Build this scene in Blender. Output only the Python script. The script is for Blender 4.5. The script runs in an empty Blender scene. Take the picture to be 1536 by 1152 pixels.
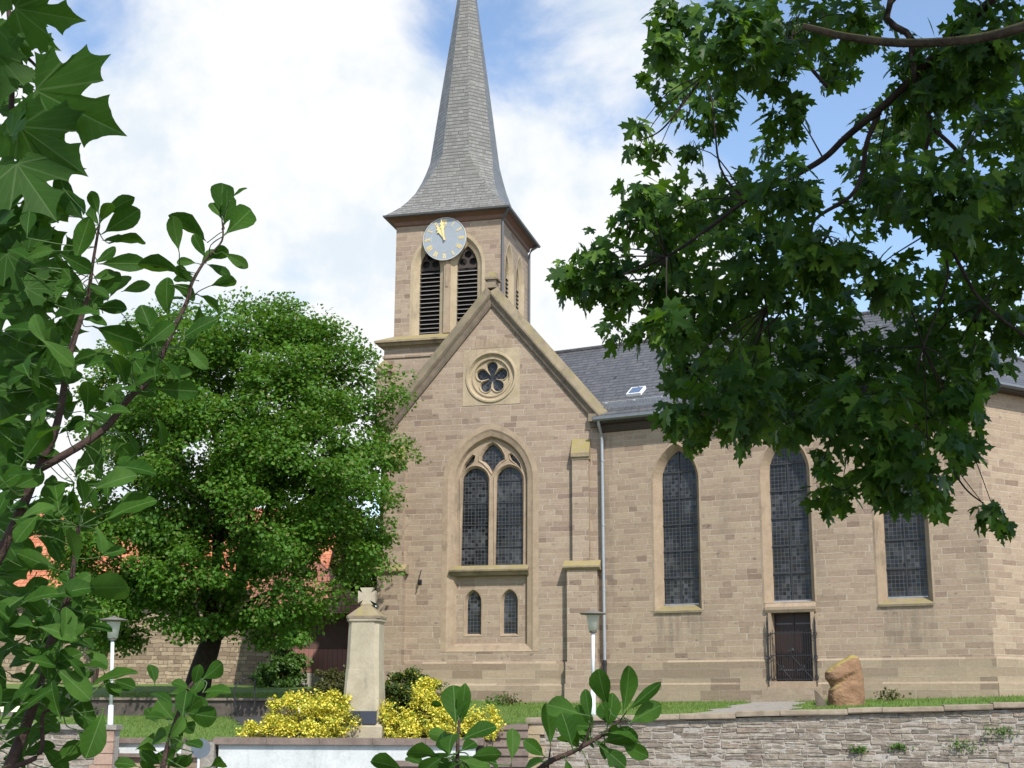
import bpy, math, random
import numpy as np
from mathutils import Vector, Matrix
from mathutils.geometry import tessellate_polygon
random.seed(7); rng = np.random.default_rng(11)
R = math.radians
scene = bpy.context.scene
col = scene.collection

# ------------------------------------------------------------------ camera
F_PX, PIT, ROLL = 2100.0, R(13.0742), R(0.2808)
_c, _s = math.cos(PIT), math.sin(PIT)
FW = Vector((0, _c, _s)); UP = Vector((0, -_s, _c)); RT = Vector((1, 0, 0))
CR = RT*math.cos(ROLL) + UP*math.sin(ROLL); CU = UP*math.cos(ROLL) - RT*math.sin(ROLL)
EYE = Vector((0, 0, 1.7))
cd = bpy.data.cameras.new('camera'); cam = bpy.data.objects.new('camera', cd); col.objects.link(cam)
cd.sensor_width = 36; cd.lens = F_PX/1536*36; cd.clip_start = 0.05; cd.clip_end = 3000
M3 = Matrix((CR, CU, -FW)).transposed()
cam.matrix_world = Matrix.Translation(EYE) @ M3.to_4x4()
scene.camera = cam

# ------------------------------------------------------------------ light
PHI, PSI = R(14.7213), R(28.3406)
GD = Vector((math.cos(PHI), -math.sin(PHI), 0)); GN = Vector((-math.sin(PHI), -math.cos(PHI), 0))
SUN = (GD*0.385 + GN*0.55 + Vector((0, 0, 0.74))).normalized()
sl = bpy.data.lights.new('sun', 'SUN'); sl.energy = 4.8; sl.angle = R(0.6); sl.color = (1.0, 0.955, 0.88)
so = bpy.data.objects.new('sun', sl); col.objects.link(so)
so.rotation_euler = SUN.to_track_quat('Z', 'Y').to_euler(); so.location = (0, 0, 60)
scene.view_settings.view_transform = 'Standard'; scene.view_settings.look = 'None'
scene.view_settings.exposure = 0.12; scene.view_settings.gamma = 1.0

class NT:
    """tiny node helper"""
    def __init__(s, nt): s.nt = nt
    def n(s, typ, ins=None, out=0, **props):
        nd = s.nt.nodes.new(typ)
        for k, v in props.items(): setattr(nd, k, v)
        for k, v in (ins or {}).items():
            if isinstance(v, bpy.types.NodeSocket): s.nt.links.new(v, nd.inputs[k])
            else: nd.inputs[k].default_value = v
        return nd if out is None else nd.outputs[out]
    def m(s, op, a, b=0.0, c=0.0, clamp=False):
        return s.n('ShaderNodeMath', {0: a, 1: b, 2: c}, operation=op, use_clamp=clamp)
    def vm(s, op, a, b=(0, 0, 0)):
        nd = s.n('ShaderNodeVectorMath', {0: a, 1: b}, out=None, operation=op)
        return nd.outputs['Value'] if op in ('DOT_PRODUCT', 'LENGTH') else nd.outputs[0]
    def mix(s, f, a, b, blend='MIX'):
        nd = s.nt.nodes.new('ShaderNodeMix'); nd.data_type = 'RGBA'; nd.blend_type = blend
        for i, v in ((0, f), (6, a), (7, b)):
            if isinstance(v, bpy.types.NodeSocket): s.nt.links.new(v, nd.inputs[i])
            else: nd.inputs[i].default_value = (tuple(v)+(1,))[:4] if isinstance(v, (tuple, list)) else v
        return nd.outputs[2]
    def ramp(s, f, stops, interp='LINEAR'):
        nd = s.nt.nodes.new('ShaderNodeValToRGB'); cr = nd.color_ramp; cr.interpolation = interp
        while len(cr.elements) < len(stops): cr.elements.new(0.5)
        for e, (p, c) in zip(cr.elements, stops): e.position = p; e.color = (tuple(c)+(1,))[:4]
        s.nt.links.new(f, nd.inputs[0]); return nd.outputs[0]
    def step(s, x, a, b):
        nd = s.n('ShaderNodeMapRange', {0: x, 1: a, 2: b, 3: 0.0, 4: 1.0}, interpolation_type='SMOOTHSTEP'); return nd
    def noise(s, vec, scale, detail=3.0, rough=0.55, dim='3D', dist=0.0):
        return s.n('ShaderNodeTexNoise', {'Vector': vec, 'Scale': scale, 'Detail': detail, 'Roughness': rough, 'Distortion': dist}, noise_dimensions=dim)
    def xyz(s, x, y, z=0.0): return s.n('ShaderNodeCombineXYZ', {0: x, 1: y, 2: z})

def px_dir(x, y): return (CR*((x-768)/F_PX) - CU*((y-576)/F_PX) + FW).normalized()
def at(x, y, Y):
    r = px_dir(x, y); return EYE + r*(Y/r.y)

w = bpy.data.worlds.new('World'); scene.world = w; w.use_nodes = True
wn = NT(w.node_tree); w.node_tree.nodes.clear()
sky = wn.n('ShaderNodeTexSky', sky_type='NISHITA', sun_disc=False, sun_elevation=math.asin(SUN.z), sun_rotation=math.atan2(SUN.x, SUN.y), altitude=300.0, air_density=1.0, dust_density=0.6, ozone_density=1.5)
dirv = wn.n('ShaderNodeTexCoord', out=None).outputs['Generated']
dirn = wn.vm('NORMALIZE', dirv)
acc = wn.m('MULTIPLY', wn.m('SUBTRACT', wn.noise(wn.vm('MULTIPLY', dirn, (1.0, 1.0, 1.7)), 5.5, 7.0, 0.58, dist=0.35), 0.5), 2.75)
# cloud banks and blue gaps, by direction
for (x, y, ang, amp) in ((330, 200, .17, 1.25), (560, 300, .10, .45), (120, 420, .16, .3), (845, 470, .07, 1.1), (790, 330, .05, .7), (920, 60, .05, .65), (900, 150, .03, .35), (780, 220, .03, .3), (1300, 330, .16, .15),
                         (820, 110, .065, -.85), (640, 30, .035, -.75), (755, 60, .05, -.4), (540, 430, .06, -.65), (240, 330, .05, -.35), (430, 390, .06, -.3), (180, 40, .035, -.4), (1000, 220, .06, -.3), (1320, 60, .06, -.35), (860, 190, .04, -.25), (1245, 190, .055, -.8), (1350, 310, .05, -.55), (150, 30, .05, -.5), (330, 430, .09, -.3)):
    d = px_dir(x, y)
    dt = wn.vm('DOT_PRODUCT', dirn, tuple(d))
    g = wn.m('POWER', 2.71828, wn.m('MULTIPLY', wn.m('SUBTRACT', dt, 1.0), 1.0/(ang*ang)))
    acc = wn.m('MULTIPLY_ADD', g, amp, acc)
mask = wn.step(acc, -0.10, 0.70)
thick = wn.noise(dirn, 9.0, 5.0, 0.6)
cloudc = wn.mix(wn.step(thick, 0.34, 0.52), (5.0, 5.5, 5.9), (6.3, 6.35, 6.4))
up_z = wn.n('ShaderNodeSeparateXYZ', {0: dirn}, out=2)
skyc = wn.mix(1.0, sky, (1.55, 1.52, 1.48), 'MULTIPLY')
skyc = wn.mix(wn.m('MULTIPLY', mask, 0.97), skyc, cloudc)
bg = wn.n('ShaderNodeBackground', {'Color': skyc, 'Strength': 0.15})
wn.n('ShaderNodeOutputWorld', {0: bg}, out=None)

# ------------------------------------------------------------------ materials
def mat(name):
    m = bpy.data.materials.new(name); m.use_nodes = True; m.node_tree.nodes.clear(); return m, NT(m.node_tree)
def fin(t, shader): t.n('ShaderNodeOutputMaterial', {0: shader}, out=None)
def uvs(t):
    u = t.n('ShaderNodeUVMap', uv_map='UVMap'); sp = t.n('ShaderNodeSeparateXYZ', {0: u}, out=None)
    return u, sp.outputs[0], sp.outputs[1]
def opos(t): return t.n('ShaderNodeNewGeometry', out=None).outputs['Position']
def bsdf(t, c, rough=0.8, bump=None, bs=0.3, bd=0.02, **k):
    ins = {'Base Color': c, 'Roughness': rough}
    if bump is not None: ins['Normal'] = t.n('ShaderNodeBump', {'Strength': bs, 'Distance': bd, 'Height': bump})
    for kk, v in k.items(): ins[kk] = v
    return t.n('ShaderNodeBsdfPrincipled', ins)

def ashlar(name, stops, row=.19, lmin=.34, lmax=.85, mort=.006, mortc=(.42, .36, .28), bs=.35, rough=.85, bed=.25, stain=.3, wob=.0, stainc=(.16, .14, .10), spots=0.0, warp=1.0, vj=1.0, streaks=()):
    m, t = mat(name); u, U, V = uvs(t); P = opos(t)
    if wob:
        nz = t.n('ShaderNodeTexNoise', {'Vector': P, 'Scale': 2.2, 'Detail': 2.0}, out=1); ns = t.n('ShaderNodeSeparateXYZ', {0: nz}, out=None)
        U = t.m('ADD', U, t.m('MULTIPLY', t.m('SUBTRACT', ns.outputs[0], .5), wob)); V = t.m('ADD', V, t.m('MULTIPLY', t.m('SUBTRACT', ns.outputs[1], .5), wob))
    n1 = t.n('ShaderNodeTexNoise', {'W': V, 'Scale': 1.3, 'Detail': 1.0}, noise_dimensions='1D')
    vv = t.m('ADD', t.m('DIVIDE', V, row), t.m('MULTIPLY', n1, warp))
    ri = t.m('FLOOR', vv); fv = t.m('FRACT', vv)
    wn1 = t.n('ShaderNodeTexWhiteNoise', {'W': ri}, out=None, noise_dimensions='1D')
    r1 = wn1.outputs[0]; sp = t.n('ShaderNodeSeparateXYZ', {0: wn1.outputs[1]}, out=None)
    ln = t.m('MULTIPLY_ADD', sp.outputs[1], lmax-lmin, lmin)
    uo = t.m('ADD', t.m('DIVIDE', U, ln), t.m('MULTIPLY', r1, 37.0))
    n2 = t.n('ShaderNodeTexNoise', {'Vector': t.xyz(uo, t.m('MULTIPLY', ri, 7.3)), 'Scale': .55, 'Detail': 0.0}, noise_dimensions='2D')
    uu = t.m('ADD', uo, t.m('MULTIPLY', n2, 1.5)); ci = t.m('FLOOR', uu); fu = t.m('FRACT', uu)
    wn2 = t.n('ShaderNodeTexWhiteNoise', {'Vector': t.xyz(ci, ri)}, out=None, noise_dimensions='2D')
    rv = wn2.outputs[0]
    eu = t.m('MULTIPLY', t.m('MINIMUM', fu, t.m('SUBTRACT', 1.0, fu)), t.m('MULTIPLY', ln, vj))
    ev = t.m('MULTIPLY', t.m('MINIMUM', fv, t.m('SUBTRACT', 1.0, fv)), row)
    jn = t.noise(P, 6.0, 2.0)
    e = t.m('MINIMUM', eu, ev)
    mm = t.m('SUBTRACT', 1.0, t.step(e, mort*.4, mort*1.5))
    mm = t.m('MULTIPLY', mm, t.step(jn, .28, .56) if warp > .2 else t.step(jn, .1, .4))
    c = t.ramp(rv, stops)
    bedn = t.noise(t.xyz(t.m('MULTIPLY', U, 2.0), t.m('MULTIPLY', V, 22.0), t.m('MULTIPLY', rv, 30.0)), 1.0, 4.0, .65)
    c = t.mix(bed, c, t.ramp(bedn, [(.25, (.45, .42, .42)), (.55, (1, 1, 1)), (.8, (1.35, 1.3, 1.25))]), 'MULTIPLY')
    gr = t.noise(P, 14.0, 5.0, .7)
    c = t.mix(.45, c, t.ramp(gr, [(.25, (.6, .6, .6)), (.5, (1, 1, 1)), (.75, (1.3, 1.3, 1.3))]), 'MULTIPLY')
    c = t.mix(mm, c, t.mix(gr, mortc, tuple(x*.75 for x in mortc)))
    st = t.noise(t.vm('MULTIPLY', P, (1.0, 1.0, .35)), .9, 6.0, .68)
    c = t.mix(t.m('MULTIPLY', t.step(st, .5, .78), stain), c, stainc)
    if spots:
        sn = t.noise(t.vm('MULTIPLY', P, (1, 1, 2.2)), 3.2, 4.0, .6)
        c = t.mix(t.m('MULTIPLY', t.step(sn, .62, .74), spots), c, (.07, .06, .05))
    for uc, hw, zt, zb in streaks:
        ux = t.m('SUBTRACT', U, uc+2.6737*math.cos(R(28.3406))-43.1411*math.sin(R(28.3406)))
        k = t.m('MULTIPLY', t.m('SUBTRACT', 1.0, t.step(t.m('ABSOLUTE', ux), hw*.75, hw*1.15)), t.m('MULTIPLY', t.step(V, zb, (zt+zb)/2), t.m('SUBTRACT', 1.0, t.step(V, zt, zt+.12))))
        sn = t.noise(t.xyz(t.m('MULTIPLY', U, 5.5), t.m('MULTIPLY', V, .45)), 1.0, 4.0, .65)
        c = t.mix(t.m('MULTIPLY', t.m('MULTIPLY', k, t.step(sn, .35, .66)), .45), c, (.135, .115, .085))
    h = t.m('ADD', t.m('MULTIPLY', mm, -.6), t.m('ADD', t.m('MULTIPLY', gr, .35), t.m('MULTIPLY', rv, .3)))
    fin(t, bsdf(t, c, rough, h, bs, .02)); return m

def stone(name, c1, c2, lichen=0.0, lc=(.30, .23, .05), scale=3.0, bs=.3, rough=.85, dirt=.35, spec=.3, lz=(.05, .45), lcov=(.36, .6)):
    m, t = mat(name); P = opos(t)
    n = t.noise(P, scale, 6.0, .65); c = t.mix(t.step(n, .3, .7), c1, c2)
    g = t.noise(P, 22.0, 4.0, .7)
    c = t.mix(.4, c, t.ramp(g, [(.25, (.65, .65, .65)), (.5, (1, 1, 1)), (.75, (1.25, 1.25, 1.25))]), 'MULTIPLY')
    d = t.noise(t.vm('MULTIPLY', P, (1, 1, .4)), 2.1, 5.0, .7)
    c = t.mix(t.m('MULTIPLY', t.step(d, .52, .75), dirt), c, (.07, .06, .05))
    if lichen:
        l = t.noise(P, 4.5, 6.0, .72)
        nz = t.n('ShaderNodeSeparateXYZ', {0: t.n('ShaderNodeNewGeometry', out=None).outputs['Normal']}, out=2)
        lm = t.m('MULTIPLY', t.step(l, *lcov), t.step(nz, *lz))
        c = t.mix(t.m('MULTIPLY', lm, lichen), c, t.mix(g, lc, (.20, .19, .12)))
    fin(t, bsdf(t, c, rough, t.m('ADD', n, g), bs, .02, **{'Specular IOR Level': spec})); return m

def plain(name, c, rough=.5, metal=0.0, var=.2, scale=6.0):
    m, t = mat(name); n = t.noise(opos(t), scale, 4.0, .6)
    cc = t.mix(n, tuple(x*(1-var) for x in c), tuple(x*(1+var) for x in c))
    fin(t, bsdf(t, cc, rough, n, .05, .01, Metallic=metal)); return m

def leaded(name, cell=.112, lead=(.10, .105, .11), diag=False, tilt=.10, lw=.0055, cellv=None):
    m, t = mat(name); u, U, V = uvs(t); cellv = cellv or cell
    if diag: U, V = t.m('ADD', U, V), t.m('SUBTRACT', U, V)
    a = t.m('DIVIDE', U, cell); b = t.m('DIVIDE', V, cellv)
    fa, fb = t.m('FRACT', a), t.m('FRACT', b)
    w_ = t.n('ShaderNodeTexWhiteNoise', {'Vector': t.xyz(t.m('FLOOR', a), t.m('FLOOR', b))}, out=None, noise_dimensions='2D')
    e = t.m('MINIMUM', t.m('MULTIPLY', t.m('MINIMUM', fa, t.m('SUBTRACT', 1.0, fa)), cell), t.m('MULTIPLY', t.m('MINIMUM', fb, t.m('SUBTRACT', 1.0, fb)), cellv))
    mm = t.m('SUBTRACT', 1.0, t.step(e, lw*.55, lw*1.1))
    big = t.noise(opos(t), 1.1, 3.0)
    gc = t.mix(t.m('MULTIPLY', w_.outputs[0], t.step(big, .35, .7)), (.008, .008, .010), (.075, .077, .082))
    nrm = t.vm('NORMALIZE', t.vm('ADD', t.n('ShaderNodeNewGeometry', out=None).outputs['Normal'], t.vm('SCALE', t.vm('SUBTRACT', w_.outputs[1], (.5, .5, .5)))))
    sc = nrm.node.inputs[0].links[0].from_node.inputs[1].links[0].from_node; sc.inputs['Scale'].default_value = tilt
    c = t.mix(mm, gc, lead)
    fin(t, bsdf(t, c, t.m('MULTIPLY_ADD', mm, .4, .16), Normal=nrm, **{'Specular IOR Level': .28})); return m

def leafmat(name, c1, c2, trans=.35, tc=(.20, .34, .03), rough=.45, vein=0.0, c3=None, p3=0.0, var=.3, gloss=.35, radial=False):
    m, t = mat(name)
    r = t.n('ShaderNodeNewGeometry', out=None).outputs['Random Per Island']
    c = t.mix(r, c1, c2)
    if c3 is not None:
        r2 = t.n('ShaderNodeTexWhiteNoise', {'W': t.m('MULTIPLY', r, 991.0)}, noise_dimensions='1D')
        c = t.mix(t.m('GREATER_THAN', r2, 1-p3), c, c3)
    big = t.noise(opos(t), 1.3 if not vein else 30.0, 3.0)
    c = t.mix(var, c, t.ramp(big, [(.3, (.55, .6, .55)), (.5, (1, 1, 1)), (.7, (1.45, 1.35, 1.2))]), 'MULTIPLY')
    if vein:
        u, U, V = uvs(t); ax = t.m('ABSOLUTE', U)
        mid = t.m('SUBTRACT', 1.0, t.step(ax, .004, .016))
        sv = t.m('SUBTRACT', 1.0, t.step(t.m('ABSOLUTE', t.m('SUBTRACT', t.m('FRACT', t.m('MULTIPLY', t.m('SUBTRACT', V, t.m('MULTIPLY', ax, .9)), 7.0)), .5)), .0, .09))
        vm_ = t.m('MAXIMUM', mid, t.m('MULTIPLY', sv, .3))
        if radial:
            for an in (.62, 1.25):
                dl = t.m('ABSOLUTE', t.m('SUBTRACT', t.m('MULTIPLY', ax, math.cos(an)), t.m('MULTIPLY', V, math.sin(an))))
                vm_ = t.m('MAXIMUM', vm_, t.m('MULTIPLY', t.m('SUBTRACT', 1.0, t.step(dl, .005, .022)), .8))
        c = t.mix(t.m('MULTIPLY', vm_, vein), c, (.12, .20, .07))
    d = bsdf(t, c, rough, **{'Specular IOR Level': gloss})
    tr = t.n('ShaderNodeBsdfTranslucent', {'Color': t.mix(.6, c, tc)})
    fin(t, t.n('ShaderNodeMixShader', {0: trans, 1: d, 2: tr})); return m

TAN0 = [(0, (.245, .17, .120)), (.07, (.315, .230, .162)), (.3, (.355, .265, .185)), (.6, (.385, .290, .203)), (.85, (.41, .315, .220)), (.96, (.355, .258, .185)), (1, (.27, .19, .142))]
TAN = [(p, (r*.86, g*.865, b*.885)) for p, (r, g, b) in TAN0]
MM = {}
MM['ashlar'] = ashlar('sandstone_ashlar', TAN, row=.17, lmin=.3, lmax=.72, mort=.008, mortc=(.46, .39, .31), stain=.4, spots=.6, warp=.6)
TANN = [(p, (r*1.06, g*1.055, b*1.02)) for p, (r, g, b) in TAN]
MM['nave_ashlar'] = ashlar('nave_ashlar', TANN, row=.17, lmin=.3, lmax=.72, mort=.008, mortc=(.48, .405, .315), stain=.4, spots=.6, warp=.6, streaks=[(2.6, .8, 4.55, 3.1), (9.27, .8, 4.55, 2.9), (6.0, .75, 4.4, 4.0), (.25, .3, 10, 2.0)])
MM['plinth'] = ashlar('sandstone_plinth', [(0, (.22, .16, .11)), (.5, (.31, .24, .165)), (1, (.36, .28, .19))], row=.3, lmin=.7, lmax=1.4, stain=.4, stainc=(.18, .15, .10))
MM['dressed'] = stone('dressed_sandstone', (.305, .228, .157), (.375, .287, .20), dirt=.45)
MM['pale'] = stone('pale_sandstone', (.36, .285, .185), (.43, .35, .235), dirt=.3)
MM['coping'] = stone('weathered_coping', (.17, .14, .10), (.27, .215, .15), lichen=.9, lc=(.23, .175, .045), lcov=(.38, .66), dirt=.7, scale=2)
MM['lichen'] = stone('lichen_stone', (.20, .16, .11), (.30, .24, .165), lichen=.9, lc=(.31, .235, .05), dirt=.4)
MM['lichen_strong'] = stone('yellow_lichen_stone', (.24, .19, .12), (.33, .26, .17), lichen=.95, lc=(.36, .27, .05), lcov=(.32, .6), dirt=.45)
MM['mould'] = stone('shade_dark_moulding', (.13, .105, .08), (.21, .165, .12), dirt=.7)  # shade below the coping is put into this darker tone
MM['slate'] = ashlar('roof_slate', [(0, (.080, .081, .084)), (.5, (.095, .096, .099)), (1, (.115, .115, .118))], row=.26, lmin=.24, lmax=.3, mort=.024, mortc=(.020, .020, .022), warp=.1, vj=3.0, bs=.5, rough=.5, bed=.15, stain=.15)
MM['spire'] = ashlar('spire_slate', [(0, (.165, .16, .142)), (.5, (.20, .195, .175)), (1, (.24, .235, .21))], row=.14, lmin=.16, lmax=.22, mort=.015, mortc=(.075, .072, .065), warp=.1, vj=2.5, bs=.5, rough=.42, bed=.2, stain=.25)
MM['tile'] = ashlar('orange_roof_tile', [(0, (.40, .12, .05)), (.5, (.52, .17, .075)), (1, (.60, .22, .10))], row=.30, lmin=.2, lmax=.21, warp=.05, vj=2.0, mort=.02, mortc=(.17, .055, .03), bs=.8, rough=.7, bed=.1, stain=.2)
MM['tile_red'] = ashlar('weathered_roof_tile', [(0, (.22, .085, .05)), (.5, (.30, .12, .075)), (1, (.36, .16, .10))], row=.28, lmin=.2, lmax=.21, warp=.05, vj=2.0, mort=.02, mortc=(.10, .04, .03), bs=.8, rough=.8, bed=.1, stain=.35)
MM['rubble'] = ashlar('house_rubble', [(0, (.20, .14, .095)), (.5, (.30, .225, .15)), (1, (.40, .31, .21))], row=.15, lmin=.2, lmax=.6, mort=.014, mortc=(.19, .15, .105), bs=1.0, wob=.12, stain=.2)
MM['glass'] = leaded('leaded_glass')
MM['glass_rose'] = leaded('rose_glass', cell=.15, diag=True)
MM['bars'] = plain('dark_iron', (.035, .036, .04), .6)
MM['iron'] = plain('black_iron', (.018, .018, .02), .5)
MM['zinc'] = plain('zinc_pipe', (.38, .40, .42), .38, .6)
MM['castiron'] = plain('cast_iron_grey', (.10, .10, .105), .5)
MM['wood_frieze'] = plain('brown_board', (.16, .085, .055), .7, var=.3)
MM['louvre'] = plain('louvre_board', (.030, .025, .024), .7)
MM['louvre_edge'] = plain('louvre_edge', (.36, .34, .32), .6)
MM['darkness'] = plain('belfry_inner_dark', (.015, .013, .012), .9)  # near-black colour stands in for the unlit inside of the belfry
MM['dial'] = plain('dial_blue', (.30, .335, .365), .35, var=.08)
MM['gold'] = plain('gilt', (.85, .66, .30), .4, .15, var=.1)
MM['white'] = plain('white_paint', (.80, .81, .80), .4, var=.04)
m, t = mat('opal_shade'); d_ = t.n('ShaderNodeBsdfPrincipled', {'Base Color': (.84, .84, .80, 1), 'Roughness': .35})
fin(t, t.n('ShaderNodeMixShader', {0: .7, 1: d_, 2: t.n('ShaderNodeBsdfTranslucent', {'Color': (.98, .98, .95, 1)})})); MM['opal'] = m
MM['lampcap'] = plain('lamp_cap_grey', (.16, .145, .125), .6)
MM['pole'] = plain('painted_pole', (.62, .65, .68), .4, var=.06)
MM['plaque'] = plain('plaque_dark', (.035, .037, .045), .3)
MM['monument'] = stone('monument_stone', (.36, .31, .22), (.45, .40, .29), lichen=.3, lc=(.30, .26, .12), dirt=.45, scale=2)
MM['slab'] = stone('brown_slab', (.15, .115, .095), (.23, .18, .15), dirt=.4)
MM['render'] = stone('white_render', (.50, .53, .52), (.60, .62, .61), dirt=.45, bs=.1)
MM['boulder'] = stone('red_sandstone', (.175, .095, .052), (.27, .16, .09), lichen=.95, lc=(.40, .29, .02), lz=(.45, .75), lcov=(.3, .5), dirt=.4, scale=2.5, bs=.8)
MM['bark'] = stone('bark', (.018, .013, .010), (.042, .032, .024), bs=1.0, scale=9, dirt=.5)
MM['bark_moss'] = stone('mossy_bark', (.035, .028, .020), (.10, .08, .058), lichen=1.0, lc=(.24, .18, .03), lcov=(.3, .5), bs=1.0, scale=7, dirt=.5)
MM['stem'] = stone('young_bark', (.045, .027, .022), (.075, .048, .038), bs=.5, scale=30, dirt=.3)
MM['petiole'] = plain('green_petiole', (.07, .13, .03), .5)
MM['mortar'] = stone('lime_mortar', (.31, .285, .25), (.41, .38, .335), dirt=.45, bs=.5, scale=9)
MM['door'] = None
m, t = mat('oak_door'); u, U, V = uvs(t)
pl = t.m('ABSOLUTE', t.m('SUBTRACT', t.m('FRACT', t.m('DIVIDE', U, .11)), .5))
gn = t.noise(t.xyz(t.m('MULTIPLY', U, 40.0), t.m('MULTIPLY', V, 3.0)), 1.0, 4.0)
fin(t, bsdf(t, t.mix(t.step(pl, .44, .49), t.mix(gn, (.020, .009, .007), (.042, .020, .014)), (.008, .005, .004)), .55)); MM['door'] = m
m, t = mat('red_boards'); u, U, V = uvs(t)
pl = t.m('ABSOLUTE', t.m('SUBTRACT', t.m('FRACT', t.m('DIVIDE', U, .18)), .5))
gn = t.noise(t.xyz(t.m('MULTIPLY', U, 20.0), t.m('MULTIPLY', V, 2.0)), 1.0, 4.0)
fin(t, bsdf(t, t.mix(t.step(pl, .44, .49), t.mix(gn, (.24, .105, .085), (.34, .17, .14)), (.07, .03, .03)), .75)); MM['boards'] = m
# rubble stones (one island = one stone)
m, t = mat('field_stone'); P = opos(t); r = t.n('ShaderNodeNewGeometry', out=None).outputs['Random Per Island']
g = t.noise(P, 9.0, 6.0, .7); g2 = t.noise(P, 30.0, 4.0, .7)
c = t.ramp(r, [(0, (.16, .135, .105)), (.2, (.24, .20, .155)), (.5, (.305, .262, .205)), (.75, (.36, .32, .255)), (1, (.25, .19, .145))])
c = t.mix(.8, c, t.ramp(g, [(.25, (.5, .48, .46)), (.5, (1, 1, 1)), (.75, (1.4, 1.4, 1.4))]), 'MULTIPLY')
c = t.mix(t.m('MULTIPLY', t.step(t.noise(P, 1.3, 5.0, .7), .5, .68), .5), c, (.13, .11, .09))
c = t.mix(t.m('MULTIPLY', t.step(t.noise(P, 5.0, 5.0, .7), .56, .66), .5), c, (.48, .46, .42))
fin(t, bsdf(t, c, .9, t.m('ADD', g, g2), .9, .03)); MM['fieldstone'] = m
# ground materials
m, t = mat('lawn'); P = opos(t)
c = t.mix(t.step(t.noise(P, .9, 6.0, .7), .3, .7), (.075, .15, .020), (.145, .205, .040))
c = t.mix(.55, c, t.ramp(t.noise(P, 40.0, 4.0, .7), [(.25, (.5, .5, .5)), (.5, (1, 1, 1)), (.78, (1.4, 1.4, 1.3))]), 'MULTIPLY')
fin(t, bsdf(t, c, .9, t.noise(P, 60.0, 3.0), .6, .04)); MM['lawn'] = m
MM['gravel'] = stone('path_gravel', (.24, .22, .19), (.34, .31, .27), scale=12, bs=.8, dirt=.25)
MM['asphalt'] = stone('asphalt', (.045, .045, .047), (.07, .07, .07), scale=20, bs=.4)
MM['soil'] = stone('bed_soil', (.09, .065, .045), (.15, .115, .08), scale=10, bs=.9)
MM['treeleaf'] = leafmat('lime_tree_leaf', (.050, .138, .015), (.098, .210, .025), .36, (.22, .42, .02), .5, c3=(.17, .21, .06), p3=.08, gloss=.25)
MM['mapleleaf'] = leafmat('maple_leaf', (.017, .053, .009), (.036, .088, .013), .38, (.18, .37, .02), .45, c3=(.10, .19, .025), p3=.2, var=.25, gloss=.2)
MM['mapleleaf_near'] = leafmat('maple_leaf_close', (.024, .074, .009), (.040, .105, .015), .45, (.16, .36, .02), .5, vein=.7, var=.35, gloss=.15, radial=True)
MM['shrubleaf'] = leafmat('shrub_leaf', (.019, .062, .008), (.036, .095, .012), .34, (.13, .30, .015), .55, vein=.7, var=.5, gloss=.07, c3=(.055, .125, .022), p3=.15)
MM['yellowleaf'] = leafmat('golden_leaf', (.68, .57, .05), (.86, .78, .14), .25, (.8, .75, .1), .5, c3=(.22, .30, .03), p3=.3, var=.25)
MM['greenbush'] = leafmat('bush_leaf', (.035, .065, .012), (.07, .11, .02), .25, (.2, .3, .03), .5, c3=(.40, .33, .02), p3=.10)
MM['brownbush'] = leafmat('bronze_leaf', (.055, .06, .018), (.10, .10, .03), .25, (.2, .2, .03), .5)
MM['ivy'] = leafmat('ivy_leaf', (.05, .12, .02), (.10, .19, .035), .25, (.2, .34, .03), .5)
MM['olive'] = leafmat('olive_leaf', (.06, .085, .02), (.12, .13, .035), .25, (.2, .25, .03), .6, c3=(.16, .10, .04), p3=.25)

# ------------------------------------------------------------------ mesh tools
def root(name, loc, label=None, cat=None, group=None, kind=None):
    o = bpy.data.objects.new(name, None); o.location = loc; col.objects.link(o); o.empty_display_size = .3
    tag(o, label, cat, group, kind); o['_w'] = tuple(loc); return o
def tag(o, label=None, cat=None, group=None, kind=None):
    for k, v in (('label', label), ('category', cat), ('group', group), ('kind', kind)):
        if v: o[k] = v
    return o
def wloc(o):
    v = Vector((0, 0, 0))
    while o is not None: v += Vector(o.location); o = o.parent
    return v

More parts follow.
